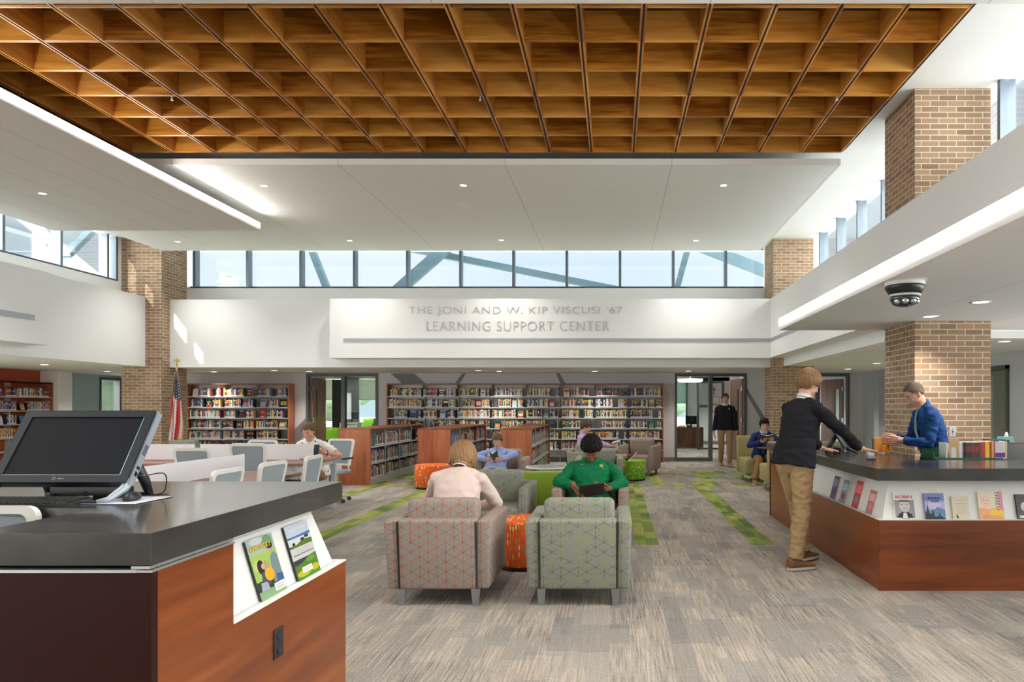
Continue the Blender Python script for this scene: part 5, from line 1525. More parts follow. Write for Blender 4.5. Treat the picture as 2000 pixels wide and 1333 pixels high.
# magazines in the near counter niche
GRN, DGR = (.25, .42, .08), (.06, .16, .05)
M1 = [('r', 0, 1, .74, 1, (.35, .48, .42)), ('r', 0, 1, .3, .74, (.36, .52, .12)), ('e', .2, .55, .15, .1, (.5, .62, .2)), ('e', .75, .88, .2, .12, (.16, .3, .2)), ('e', .35, .95, .25, .06, (.55, .62, .6)), ('r', 0, 1, 0, .14, (.25, .38, .2)),
      ('t', 'KENTUCKY', .45, .80, .09, .78, (.80, .48, .03)), ('p', [(.62, .2), (.98, .2), (.98, .62), (.85, .70), (.7, .62)], (.18, .26, .30)), ('e', .80, .76, .09, .055, (.55, .33, .22)), ('e', .79, .81, .11, .05, (.03, .02, .02)),
      ('p', [(.72, .14), (1, .14), (1, .3), (.76, .32)], (.06, .12, .25)), ('e', .28, .52, .12, .12, (.04, .02, .02)), ('e', .36, .52, .07, .05, (.62, .40, .30)), ('p', [(.2, .2), (.5, .2), (.48, .42), (.25, .44)], (.08, .08, .14)), ('e', .5, .52, .08, .08, (.50, .32, .2)), ('e', .52, .36, .18, .11, (.85, .42, .02)),
      ('p', [(.1, .14), (.4, .14), (.36, .26), (.14, .28)], (.35, .40, .48)), ('r', .58, .98, .05, .18, (.85, .84, .82)), ('r', .62, .94, .13, .14, G1), ('r', .62, .90, .10, .11, G1), ('r', .62, .94, .075, .085, G1)]
M2 = [('r', 0, 1, .78, 1, (.50, .58, .68)), ('r', .1, .9, .88, .93, (.62, .66, .72)), ('p', [(0, .74), (1, .74), (1, .80), (.5, .785), (0, .77)], (.05, .18, .45)), ('r', 0, 1, .62, .745, (.62, .66, .68)), ('p', [(0, .57), (1, .57), (1, .66), (.6, .68), (.3, .62), (0, .60)], (.10, .17, .03)), ('e', .2, .645, .06, .03, (.02, .02, .02)), ('e', .6, .69, .09, .025, (.03, .03, .03)), ('e', .8, .72, .1, .03, (.05, .05, .05)),
      ('r', 0, 1, .36, .575, (.58, .60, .60)), ('t', 'Finding Newfoundland', .5, .42, .04, .85, (.45, .22, .30)), ('r', .2, .8, .50, .506, G1), ('r', .2, .8, .53, .536, G1), ('r', .25, .75, .47, .476, G1),
      ('p', [(0, 0), (1, 0), (1, .38), (.7, .36), (.3, .28), (0, .26)], (.09, .22, .03)), ('e', .7, .3, .2, .05, (.16, .32, .05)), ('e', .3, .1, .3, .06, (.5, .48, .03)), ('e', .8, .12, .2, .06, (.5, .48, .03)), ('r', .25, .68, .10, .20, (.85, .84, .82)), ('r', .3, .63, .155, .162, G1), ('r', .3, .6, .125, .132, G1)]
LN = math.atan2(.085, .292)
def mag(y, w, h, label, base, art):
    standbook('magazine', label, 'magazine', (-1.41, y, .6695), PI / 2, w, h, .006, base, art, LN, 'magazines in the near counter niche')
mag(2.86, .210, .250, 'magazine with a family and orange pumpkin, near counter niche', (.04, .05, .04), M1)
mag(3.19, .225, .252, 'magazine with lake and green hillside cover, near counter niche', (.05, .05, .06), M2)

# ---- green book truck behind the right counter
YT = 6.62
e = empty('book_truck', 'dark green metal book truck behind the right counter', 'book truck', (X(1890, YT), YT, 0))
xl, xr = X(1826, YT), X(1957, YT); zb = Z(897, YT)
m = MB().use(GREENM); m.box(xl, xr, YT - .02, YT + .30, zb - .03, zb); m.box(xl, xr, YT - .022, YT - .018, zb - .03, zb + .012); m.box(xl, xr, YT + .28, YT + .30, zb - .03, Z(878, YT)); rel(m, 'shelf', e)
for x in (xl, xr):
    m = MB().use(GREENM); m.box(x - .006, x + .006, YT + .02, YT + .28, zb - .03, Z(884, YT)); rel(m, 'end_plate', e)
    m = MB().use(GREENM); m.box(x - .015, x + .015, YT + .0, YT + .03, .1, zb); m.box(x - .015, x + .015, YT + .26, YT + .29, .1, zb); rel(m, 'leg', e)
m = MB().use(GREENM); pts = [(xr, YT + .03, zb), (xr, YT + .03, Z(868, YT)), (xr - .03, YT + .03, Z(862, YT)), (xr - .09, YT + .03, Z(861.5, YT))]; m.path(pts, .012, 8); rel(m, 'handle', e)
for x in (xl + .05, xr - .05):
    for y in (YT + .03, YT + .25): m = MB().use(BLACKM); m.tube((x - .012, y, .05), (x + .012, y, .05), .05); rel(m, 'caster', e)
row = [(1850.5, 3.0, 866, 'white', (.80, .79, .78)), (1876, 3.5, 865, 'white', (.78, .76, .78)), (1879.5, 3, 865, 'pink-tinted white', (.68, .6, .66)), (1883, 3.5, 865, 'black', BK)]
px = 1886.5
seqt = [('black', BK)] * 3 + [('dark maroon', (.12, .015, .015))] * 3 + [('black', BK)] + [('maroon', (.20, .02, .02))] * 1 + [('red', (.55, .03, .02))] * 2 + [('yellow', (.85, .58, .02))] * 1 + [('bright yellow', (.85, .62, .02))] + [('orange-red', (.65, .12, .03))] + [('rust red', (.45, .06, .03))] * 2 + [('white and purple', (.66, .62, .68))] * 5 + [('tan', (.62, .45, .25))]
for i, (cn_, c) in enumerate(seqt):
    w = 3.9; row.append((px + w / 2, w - .2, 865 - (1.5 if i > 8 else 0), cn_, c)); px += w
pos_w = ['leftmost', 'second from left', 'middle', 'fourth from left', 'rightmost']
cnt = {}
for pxc, w, pt, cn_, c in row:
    m = MB(); m.mats = [BOOK]; h = Z(pt, YT) - zb; ww = w * YT / F
    m.col = c; m.box(-ww / 2, ww / 2, 0, .15, 0, h); m.col = (.82, .8, .74); m.box(-ww * .36, ww * .36, .006, .151, h - .001, h + .001)
    if 'purple' in cn_: m.col = (.12, .02, .22); m.box(-ww * .5, ww * .5, -.0008, 0, h * .08, h * .35); m.col = (.8, .8, .8); m.box(-ww * .2, ww * .2, -.001, 0, h * .03, h * .08)
    elif cn_ in ('black', 'dark maroon'): m.col = (.35, .05, .03); m.box(-ww * .25, ww * .25, -.0008, 0, h * .4, h * .75)
    m.col = None; o = link('book', m.mesh('book'), None, (X(pxc, YT), YT + .01, zb + .001)); k = cnt.get(cn_, 0); cnt[cn_] = k + 1
    tag(o, f'{cn_} book on the green truck' + (', one of its identical set' if [r[3] for r in row].count(cn_) > 1 else ', standing among the others'), 'book', f'{cn_} books on the green truck')
for px0, h, lb in ((1864, Z(858, YT) - zb, 'tan bookend with arched hole on the green book truck'), (1939, Z(862, YT) - zb, 'tan bookend at the right end of the green truck row')):
    m = MB().use(TANEND); w = .10 if px0 < 1900 else .02; n = 10
    outer = [(-w / 2, 0), (-w / 2, h - .01), (-w / 2 + .01, h), (w / 2 - .01, h), (w / 2, h - .01), (w / 2, 0)]
    if px0 < 1900:
        rr_ = .028; inner = [(rr_, .006)] + [(rr_ * math.cos(PI * k / n), h * .42 + rr_ * math.sin(PI * k / n) * 1.3) for k in range(n + 1)] + [(-rr_, .006)]
        for y in (0, .003):
            A = m.verts([Vector((p[0], y, p[1])) for p in outer]); B = m.verts([Vector((p[0], y, p[1])) for p in inner])
            m._fin([m.bm.faces.new((A[5], A[4], B[1], B[0])), m.bm.faces.new((A[0], B[-1], B[-2], A[1])), m.bm.faces.new([A[4], A[3], A[2], A[1]] + B[1:-1][::-1]), m.bm.faces.new((A[0], A[5], B[0], B[-1]))])
        m.use(WPLAST); m.box(-.04, .04, .004, .10, 0, h * .72)
        o = link('bookend', m.mesh('bookend', recalc=False), None, (X(px0, YT), YT + .002, zb + .001))
    else:
        m.box(-w / 2, w / 2, 0, .1, 0, h); o = link('bookend', m.mesh('bookend'), None, (X(px0 + .0, YT), YT + .002, zb + .001))
    tag(o, lb, 'bookend', 'bookends on the green book truck')
# ================================================================ PEOPLE
def remesh(m, vox, smooth=6, fac=.5):
    """union all closed shapes of the builder into one surface"""
    me = m.mesh('tmp', recalc=True)
    o = bpy.data.objects.new('tmp', me); C.objects.link(o)
    r = o.modifiers.new('r', 'REMESH'); r.mode = 'VOXEL'; r.voxel_size = vox; r.use_smooth_shade = True
    if smooth:
        s_ = o.modifiers.new('s', 'SMOOTH'); s_.iterations = smooth; s_.factor = fac
    dg = bpy.context.evaluated_depsgraph_get(); dg.update()
    out = bpy.data.meshes.new_from_object(o.evaluated_get(dg)); bpy.data.objects.remove(o); bpy.data.meshes.remove(me)
    smooth_all(out); out.materials.clear()
    return out
def join_meshes(ms):
    bm = bmesh.new()
    for me in ms: bm.from_mesh(me)
    out = bpy.data.meshes.new('body'); bm.to_mesh(out); bm.free(); smooth_all(out); return out
def wrinkle(me, amp=.006, s=11., seed=0., zs=1.6, keep=None):
    n = len(me.vertices); co = np.empty(n * 3, 'f'); me.vertices.foreach_get('co', co); co = co.reshape(-1, 3)
    no = np.empty(n * 3, 'f'); me.vertices.foreach_get('normal', no); no = no.reshape(-1, 3)
    for i in range(n):
        p = co[i]; q = Vector((p[0] * s + seed, p[1] * s, p[2] * s * zs))
        h = mnoise.noise(q); h2 = 1 - abs(mnoise.noise(q * .7 + Vector((9, 3, seed)))) * 2
        k = amp if keep is None else amp * keep(p)
        co[i] = p + no[i] * ((h * .5 + h2 * .6 - .2) * k)
    me.vertices.foreach_set('co', co.ravel()); me.update()

def ik(a, c, l1, l2, pole):
    a = Vector(a); c = Vector(c); d = c - a; L = min(d.length, (l1 + l2) * .999); d = d.normalized(); c = a + d * L
    x = (l1 * l1 - l2 * l2 + L * L) / (2 * L); h = math.sqrt(max(0, l1 * l1 - x * x))
    p = Vector(pole); p = (p - d * p.dot(d)).normalized()
    return a + d * x + p * h, c

def frame_from(d, up):
    d = Vector(d).normalized(); s_ = d.cross(Vector(up)).normalized(); u = s_.cross(d).normalized(); return d, s_, u

def hand(m, wrist, d, n, curl, side, spread=.10, s=1.0, thumb=.5):
    """d = finger direction, n = palm normal (the way the palm faces), side=+1 thumb on +s"""
    d = Vector(d).normalized(); n = Vector(n); n = (n - d * n.dot(d)).normalized(); s_ = d.cross(n).normalized() * side
    w = Vector(wrist)
    m.cone(w - d * .02 * s, w + d * .025 * s, .027 * s, .028 * s, 12)
    kn = []
    for i in range(4):
        off = (1.5 - i) * .0205 * s
        k = w + d * (.092 - abs(i - 1) * .004 - (.006 if i == 3 else 0)) * s + s_ * off
        m.cone(w + d * .015 * s + s_ * off * .7, k, .0155 * s, .0118 * s, 10); kn.append(k)
    m.ell(w + d * .05 * s, (.036 * s, .042 * s, .015 * s), Matrix((s_, d, n)).transposed())
    ln = [(.042, .026, .020), (.047, .029, .022), (.044, .027, .021), (.034, .021, .018)]
    for i in range(4):
        c = curl[i] if isinstance(curl, (list, tuple)) else curl
        a = 0; p = kn[i]; dd = (d + s_ * (1.5 - i) * spread).normalized()
        r = [.0100, .0092, .0086, .0074]
        for j in range(3):
            a += c * (.8, 1.0, .7)[j]
            q = p + (dd * math.cos(a) + n * math.sin(a)) * ln[i][j] * s
            m.cone(p, q, r[j] * s * (.88 if i == 3 else 1), r[j + 1] * s * (.88 if i == 3 else 1), 8); p = q
    t0 = w + d * .018 * s + s_ * .022 * s; t1 = t0 + (d * .55 + s_ * .75 + n * .25).normalized() * .038 * s
    t2 = t1 + (d * .8 + s_ * (.45 - thumb * .5) + n * thumb).normalized() * .032 * s; t3 = t2 + (d * .85 + s_ * (.2 - thumb * .6) + n * thumb).normalized() * .026 * s
    m.cone(t0, t1, .0155 * s, .0125 * s, 10); m.cone(t1, t2, .0122 * s, .0105 * s, 10); m.cone(t2, t3, .0105 * s, .0085 * s, 10)

def head(m, HM, s=1.0, jaw=1.0):
    """HM: head frame, origin centre, x right, y forward, z up"""
    R3 = HM.to_3x3()
    def P(x, y, z): return HM @ Vector((x * s, y * s, z * s))
    def E(x, y, z, r): m.ell(P(x, y, z), tuple(k * s for k in r), R3, 20, 14)
    E(0, -.012, .032, (.077, .098, .086)); E(0, .015, -.01, (.070, .078, .075)); E(0, .018, -.05, (.058 * jaw, .066, .062)); E(0, .045, -.088, (.034 * jaw, .036, .026)); E(0, .064, -.102, (.020, .018, .016))
    for q in (-1, 1):
        E(q * .036, .050, -.030, (.024, .030, .030)); E(q * .047, .004, -.060, (.016, .045, .030)); E(q * .045, .030, -.045, (.018, .034, .034))
        m.cone(P(q * .012, .083, .026), P(q * .046, .066, .026), .0105 * s, .008 * s, 10)
        E(q * .074, -.012, -.012, (.010, .017, .028)); E(q * .079, -.018, .000, (.008, .012, .015)); E(q * .075, -.008, -.034, (.007, .009, .009))
        E(q * .0125, .093, -.035, (.0085, .011, .0075))
        E(q * .031, .068, .004, (.0145, .0125, .012))
    m.cone(P(0, .084, .020), P(0, .104, -.024), .0085 * s, .011 * s, 10); E(0, .107, -.029, (.0105, .011, .0095))
    E(0, .0835, -.0605, (.021, .0095, .0045)); E(0, .082, -.0685, (.018, .0095, .0052)); E(0, .074, -.064, (.03, .013, .022))

def paint_face(me, HM, s=1.0, eyes=True, down=True):
    """material slots: 0 skin, 1 lips, 2 eye white, 3 iris, 4 brow"""
    inv = HM.inverted(); R3 = inv.to_3x3()
    for p in me.polygons:
        c = inv @ p.center / s; nn = R3 @ p.normal
        if c.y < .04 or nn.y < -.1: continue
        ax = abs(c.x)
        if (c.x / .022) ** 2 + ((c.z + .0645) / .0085) ** 2 < 1 and c.y > .076: p.material_index = 1
        e = ((ax - .031) / .0135) ** 2 + ((c.z - .003 + (.002 if down else 0)) / (.0040 if down else .0060)) ** 2
        if e < 1 and eyes: p.material_index = 3 if abs(ax - .031) < .006 else 2
        bz = .0255 - .25 * max(0, ax - .035)
        if .012 < ax < .050 and abs(c.z - bz) < .0042: p.material_index = 4

def hair(style, HM, s, seed, mat, parent, vox=.004):
    r = random.Random(seed); m = MB(); R3 = HM.to_3x3()
    def P(v): return HM @ (v * s)
    c0 = Vector((0, -.012, .032)); rad = Vector((.080, .101, .089))
    front, side_, back, L, th = {'short': (.50, -.12, -.66, .036, .009), 'fringe': (.40, -.12, -.72, .050, .010), 'shaggy': (.36, -.62, -1.1, .120, .012), 'afro': (.48, .02, -.60, .0, .012),
                                 'crop': (.60, -.12, -.66, .022, .0055), 'bowl': (.34, -.14, -.74, .055, .010), 'mop': (.42, -.05, -.66, .045, .011)}[style]
    def ok(d):
        y = d.y
        lim = front * max(0, y) + (side_ if y > -.1 else side_ + (back - side_) * min(1, (-.1 - y) / .5)) * (1 - max(0, y) ** .5)
        return d.z > lim
    # cap
    n = 0; N = {'afro': 520, 'crop': 420}.get(style, 460)
    k = 0; ga = PI * (3 - math.sqrt(5)); tot = N * 2
    for k in range(tot):
        z = 1 - 2 * (k + .5) / tot; rr_ = math.sqrt(1 - z * z); d = Vector((rr_ * math.cos(ga * k), rr_ * math.sin(ga * k), z))
        if not ok(d): continue
        base = c0 + Vector((d.x * rad.x, d.y * rad.y, d.z * rad.z))
        if style == 'afro':
            j = .034 * max(.32, d.z * .8 + .42) ; p = base + d * (j + r.uniform(-.004, .006)); m.ell(P(p), (r.uniform(.010, .016) * s,) * 3, None, 8, 6); m.ell(P(base), .012 * s, None, 8, 6); continue
        crown = Vector((.010, -.45, .9)).normalized()
        def scalp(v, f):
            w = v - c0; q_ = math.sqrt((w.x / rad.x) ** 2 + (w.y / rad.y) ** 2 + (w.z / rad.z) ** 2)
            return c0 + w * (f / q_) if q_ < f or (w.z > -.02) else v
        lift = {'short': 1.10, 'crop': 1.01, 'mop': 1.14, 'bowl': 1.10, 'shaggy': 1.20, 'fringe': 1.10}[style]
        f_ = 1 + (lift - 1) * r.uniform(.5, 1.15); p = scalp(base, f_); pts = [p]; sway = r.uniform(-.35, .35) * (2 if style == 'shaggy' else 1)
        for st in range(3):
            v = pts[-1]; dn = (v - c0).normalized(); fl = dn - crown
            fl = fl - dn * fl.dot(dn); fl = fl.normalized() if fl.length > .02 else Vector((r.uniform(-1, 1), r.uniform(-1, 1), 0)).normalized()
            tn = dn.cross(fl); fl = (fl + tn * (sway + (.5 if style in ('fringe', 'mop', 'short') and dn.y > 0 else 0))).normalized()
            if v.z < .01: fl = (fl + Vector((0, 0, -.8))).normalized()
            q = v + fl * L / 3 * r.uniform(.8, 1.2); q = scalp(q, f_)
            if q.y > .05 and q.z < {'bowl': .048, 'fringe': .056, 'mop': .062, 'short': .066, 'shaggy': .05, 'crop': .085}[style]: break
            if style in ('crop', 'short', 'bowl', 'fringe', 'mop') and abs(q.x) > .05 and q.z < (-.012 if style != 'crop' else .0) and q.y > -.02: break
            if q.z < (-.155 if style == 'shaggy' else -.075): break
            pts.append(q)
        if len(pts) < 2: pts.append(p + Vector((0, 0, .001)))
        for i_, (a_, b_) in enumerate(zip(pts, pts[1:])):
            m.cone(P(a_), P(b_), th * (1 - .15 * i_) * s, th * (.85 - .15 * i_) * s, 7)
    me = remesh(m, vox, 2, .4); o = link('hair', me, parent); me.materials.append(mat.m); return o

def shoe(parent, ank, fwd, L, mat, sole, s=1.0, toe_up=0.):
    """ank = ankle joint, fwd = toe direction"""
    e_up = Vector((0, 0, 1)); f = Vector(fwd).normalized(); sd = f.cross(e_up).normalized(); up = sd.cross(f).normalized()
    A = Vector(ank); b = A - up * .085 * s
    m = MB().use(mat)
    prof = [(-.07, .036, .042, .085), (-.04, .040, .048, .105), (0, .040, .050, .112), (.05, .042, .040, .078), (.10, .046, .030, .055), (.15, .046, .024, .044), (.185, .036, .019, .036), (.20, .020, .012, .026)]
    rings = [m.ring(b + f * y * s + up * (z0 * .5 + .008) * s, sd, up, w * s, z0 * .5 * s, 18, 2.3) for y, w, _, z0 in prof]
    m.loft(rings); o = m.build('shoe', parent)
    m = MB().use(sole); rings = [m.ring(b + f * y * s + up * z * s, f, sd, (.142) * s, .050 * s, 28, 2.6) for y, z in ((.065, 0), (.065, .020))]; m.loft(rings, smooth=False); m.build('sole', o)
    return o

def person(label, loc, heading, P):
    """local frame: x right, y forward, z up; joints in metres"""
    H = P.get('H', 1.76); k = H / 1.78; vox = P.get('vox', .0045)
    e = empty('person', label, 'person', loc, heading)
    pel = Vector(P['pelvis']); lean = P.get('lean', 0.); roll = P.get('roll', 0.); bend = P.get('bend', .0)
    Rt = Matrix.Rotation(P.get('twist', 0.), 3, 'Z') @ Matrix.Rotation(-lean, 3, 'X') @ Matrix.Rotation(roll, 3, 'Y')
    Rc = Matrix.Rotation(P.get('twist', 0.), 3, 'Z') @ Matrix.Rotation(-(lean + bend), 3, 'X') @ Matrix.Rotation(roll, 3, 'Y')
    waist = pel + Rt @ Vector((0, 0, .20)) * k; chest = waist + Rc @ Vector((0, 0, .28)) * k; nb = chest + Rc @ Vector((0, -.005, .055)) * k
    hp, hy, hr = P.get('head', (0, 0, 0)); nl = P.get('neck', lean + bend + hp * .5)
    Rn = Matrix.Rotation(-nl, 3, 'X'); hc = nb + Rn @ Vector((0, .012, .165)) * k
    HM = Matrix.Translation(hc) @ (Matrix.Rotation(hy, 3, 'Z') @ Matrix.Rotation(-hp, 3, 'X') @ Matrix.Rotation(hr, 3, 'Y')).to_4x4()
    sw = P.get('sw', .185) * .93 * k; sh = {q: chest + Rc @ Vector((q * sw / k, -.005, -.022)) * k + Vector(P.get('shrug', (0, 0, 0))) for q in (-1, 1)}
    hip = {q: pel + Rt @ Vector((q * .095 * k, 0, -.01)) for q in (-1, 1)}
    UA, FA, TH, SH = .295 * k, .262 * k, .435 * k, .425 * k
    hs = P.get('hs', 1.0) * k
    arms = {}; legs = {}
    for q, nm in ((-1, 'L'), (1, 'R')):
        h_ = P['hand' + nm]; arms[q] = ik(sh[q], h_['at'], UA, FA, h_.get('pole', (q * .5, -.6, -.4))) + (h_,)
        f_ = P['foot' + nm]; legs[q] = ik(hip[q], f_['at'], TH, SH, f_.get('pole', (0, 1, .3))) + (f_,)
    sk, hm_ = P['skin'], P['hairmat']
    # ---- body: head, neck, hands, arms, trunk and legs
    parts_ = []
    m = MB(); head(m, HM, k, P.get('jaw', 1.0)); m.cone(nb - Vector((0, 0, .05)), hc + HM.to_3x3() @ Vector((0, -.02, -.05)) * k, .064 * k, .055 * k, 18); m.ell(nb - Rc @ Vector((0, 0, .03)), (.09 * k, .06 * k, .05 * k), Rc)
    parts_.append(remesh(m, min(vox, .0035), 2, .5)); paint_face(parts_[0], HM, k, down=P.get('down', True))
    for q in (-1, 1):
        el, wr, h_ = arms[q]; m = MB(); fd = h_.get('dir') or (wr - el)
        hand(m, wr, fd, h_.get('palm', (0, 0, -1)), h_.get('curl', .35), h_.get('side', q * -1), h_.get('spread', .08), hs, h_.get('thumb', .4))
        d_ = (wr - el).normalized(); m.cone(wr - d_ * .12, wr, .034 * k, .026 * k, 14); parts_.append(remesh(m, min(vox, .003), 2, .45))
        m = MB(); m.cone(sh[q], el, .045 * k, .036 * k, 12); m.cone(el, wr, .038 * k, .026 * k, 12); parts_.append(remesh(m, vox * 1.4, 3))
    m = MB(); m.cone(pel, waist, .10 * k, .09 * k); m.cone(waist, chest, .09 * k, .08 * k)
    for q in (-1, 1): kn_, an, f_ = legs[q]; m.cone(hip[q], kn_, .07 * k, .045 * k); m.cone(kn_, an, .045 * k, .032 * k)
    parts_.append(remesh(m, .012, 2))
    me = join_meshes(parts_)
    for a in (sk, P.get('lips') or LIPS, EYEW, IRIS, hm_): me.materials.append(a.m)
    link('body', me, e)
    # ---- shirt or sweater
    c = P['top']; fat = c.get('fat', 1.0); m = MB(); X_ = Rt @ Vector((1, 0, 0)); Y_ = Rt @ Vector((0, 1, 0)); Z_ = Rt @ Vector((0, 0, 1)); Xc = Rc @ Vector((1, 0, 0)); Yc = Rc @ Vector((0, 1, 0)); Zc = Rc @ Vector((0, 0, 1))
    hem = c.get('hem', -.03)
    hx, hy_ = (.198, .152) if hem < 0 else (.160, .122)
    rg = [m.ring(pel + Z_ * hem * k - Y_ * .012 * k, X_, Y_, hx * k * fat, hy_ * k * fat, 28, 2.3), m.ring(pel + Z_ * .05 * k - Y_ * .008 * k, X_, Y_, (hx - .004) * k * fat, (hy_ - .006) * k * fat, 28, 2.3), m.ring(waist + Zc * .0, (X_ + Xc).normalized(), (Y_ + Yc).normalized(), .158 * k * fat, .122 * k * fat, 28, 2.3),
          m.ring(waist + Zc * .12 * k, Xc, Yc, .172 * k * fat, .125 * k * fat, 28, 2.4), m.ring(waist + Zc * .20 * k, Xc, Yc, .176 * k * fat, .118 * k * fat, 28, 2.4), m.ring(chest - Zc * .015 * k, Xc, Yc, .160 * k * fat, .098 * k, 28, 2.2), m.ring(chest + Zc * .03 * k, Xc, Yc, .115 * k, .080 * k, 28, 2.2), m.ring(nb + Zc * .004 * k, Xc, Yc, .082 * k, .070 * k, 28)]
    m.loft(rg)
    for q in (-1, 1):
        el, wr, h_ = arms[q]; ln = c.get('sleeve', .93)
        m.cone(nb + Xc * q * .045 * k - Zc * .012, sh[q] + Zc * .006, .046 * k, .050 * k, 18); m.cone(sh[q] - Xc * q * .03, sh[q], .058 * k, .056 * k, 18)
        if ln > .6: m.cone(sh[q], el, .057 * k * fat, .050 * k * fat, 18); d_ = wr - el; m.cone(el, el + d_ * (ln - .12), .050 * k * fat, .042 * k * fat, 18); m.tube(el + d_ * (ln - .15), el + d_ * ln, .044 * k * fat, .037 * k * fat, 20)
        else: d_ = el - sh[q]; m.tube(sh[q], sh[q] + d_ * (ln / .6) * .95, .056 * k * fat, .060 * k * fat, 20)
    me = remesh(m, vox * 1.3, 5); wrinkle(me, c.get('wr', .011), 12, P.get('seed', 0)); me.materials.append(c['mat'].m); o_top = link(c['name'], me, e)
    # collar
    if P.get('collar'):
        m = MB().use(P['collar']); zt = .045 * k; R_ = []
        for h_, r_ in ((-.012, .075), (.03, .067), (.045, .064), (.045, .068), (.012, .084)):
            R_.append([nb + Rn @ (Vector((r_ * k * math.cos(a), r_ * k * .92 * math.sin(a), h_ * k + .012 * math.sin(a) * -1))) for a in [2 * PI * i / 28 for i in range(28)]])
        m.loft(R_, cap=False); m.build('collar', e)
    if P.get('tie'):
        m = MB().use(P['tie']); f0 = nb + Yc * .070 * k + Zc * .005; pts = [f0, chest + Yc * .112 * k - Zc * .03 * k, waist + Zc * .13 * k + Yc * .142 * k * fat, waist + Yc * .140 * k * fat, pel + Z_ * .10 * k + Y_ * .142 * k * fat]
        rg = [m.ring(p, Xc, Yc, w * k, .007, 10) for p, w in zip(pts, (.018, .020, .030, .036, .02))]; m.loft(rg); m.build('necktie', e)
    # ---- trousers
    t = P['legs_']; m = MB(); lf = t.get('fat', 1.0)
    m.loft([m.ring(pel + Z_ * .10 * k, X_, Y_, .146 * k, .108 * k, 26, 2.3), m.ring(pel + Z_ * .02 * k, X_, Y_, .155 * k, .116 * k, 26, 2.3), m.ring(pel - Z_ * .07 * k, X_, Y_, .150 * k, .115 * k, 26, 2.3)])
    m.ell(pel - Y_ * .040 * k - Z_ * .05 * k, (.145 * k, .085 * k, .09 * k), Rt)
    for q in (-1, 1):
        kn_, an, f_ = legs[q]; m.cone(hip[q] - Z_ * .01, kn_, .092 * k * lf, .066 * k * lf, 18); d_ = an - kn_; m.cone(kn_, kn_ + d_ * .3, .066 * k * lf, .066 * k * lf, 18); m.cone(kn_ + d_ * .3, kn_ + d_ * .82, .066 * k * lf, .055 * k * lf, 18); m.tube(kn_ + d_ * .8, kn_ + d_ * .985, .056 * k * lf, .054 * k * lf, 20)
    me = remesh(m, vox * 1.4, 5); wrinkle(me, t.get('wr', .007), 19, P.get('seed', 0) + 5, 1.5); me.materials.append(t['mat'].m); link('trousers', me, e)
    if P.get('belt'):
        m = MB().use(P['belt']); m.loft([m.ring(pel + Z_ * z * k, X_, Y_, .172 * k * fat, .134 * k * fat, 32, 2.3) for z in (.085, .12)], cap=True, smooth=False); b_ = m.build('belt', e)
        m = MB().use(CHROME); p_ = pel + Z_ * .1025 * k + Y_ * .136 * k * fat; m.box(-.022, .022, -.004, .004, -.018, .018, Matrix.Translation(p_) @ Rt.to_4x4()); m.build('buckle', b_)
    for q in (-1, 1):
        kn_, an, f_ = legs[q]
        if f_.get('shoe', True): shoe(e, an, f_.get('dir', (q * .12, 1, 0)), .27, P['shoes'][0], P['shoes'][1], k)
    hair(P['style'], HM, k * P.get('hairs', 1.0), P.get('seed', 0) + 3, hm_, e, P.get('hvox', vox))
    e['_'] = 0; del e['_']
    return e, dict(arms=arms, legs=legs, nb=nb, chest=chest, waist=waist, pel=pel, Rc=Rc, Rt=Rt, k=k, hc=hc, HM=HM, top=o_top)

LIPS = plain('lip_skin', (.42, .17, .14), .45); LIPD = plain('lip_skin_deep', (.22, .09, .07), .45)
EYEW = plain('eye_white', (.62, .58, .55), .3); IRIS = plain('dark_iris', (.03, .02, .015), .2)
SKIN_L = skin('fair_skin', (.62, .36, .26)); SKIN_M = skin('light_tan_skin', (.55, .32, .20)); SKIN_B = skin('brown_skin', (.30, .14, .075)); SKIN_O = skin('warm_skin', (.60, .37, .25))
H_BLOND = hairmat('straw_brown_hair', (.40, .22, .09), (.17, .085, .035)); H_BROWN = hairmat('light_brown_hair', (.28, .14, .055), (.11, .05, .02)); H_DK = hairmat('dark_brown_hair', (.075, .035, .018), (.025, .012, .008)); H_BLACK = hairmat('black_hair', (.005, .004, .005), (.010, .008, .008)); H_BLACK.b.inputs['Specular IOR Level'].default_value = .15; H_BLACK.b.inputs['Roughness'].default_value = .6; H_GREY = hairmat('greying_brown_hair', (.13, .085, .06), (.055, .035, .025)); H_MID = hairmat('mid_brown_hair', (.15, .075, .035), (.055, .028, .014))
KHAKI = cloth('khaki_twill', (.46, .325, .175), (.38, .26, .135), 250); KHAKI2 = cloth('pale_stone_twill', (.55, .44, .30), (.46, .36, .24), 250); TAN = cloth('tan_brown_twill', (.34, .19, .085), (.27, .15, .065), 250); GREYT = cloth('grey_beige_trousers', (.36, .32, .27), None, 250)
SUEDE = plain('brown_suede', (.22, .11, .05), .85); WSOLE = plain('off_white_sole', (.62, .60, .54), .7); BRN = plain('brown_leather', (.10, .035, .02), .35); TANL = plain('tan_leather', (.32, .15, .06), .5)
SHIRTW = cloth('white_shirt', (.78, .78, .80))

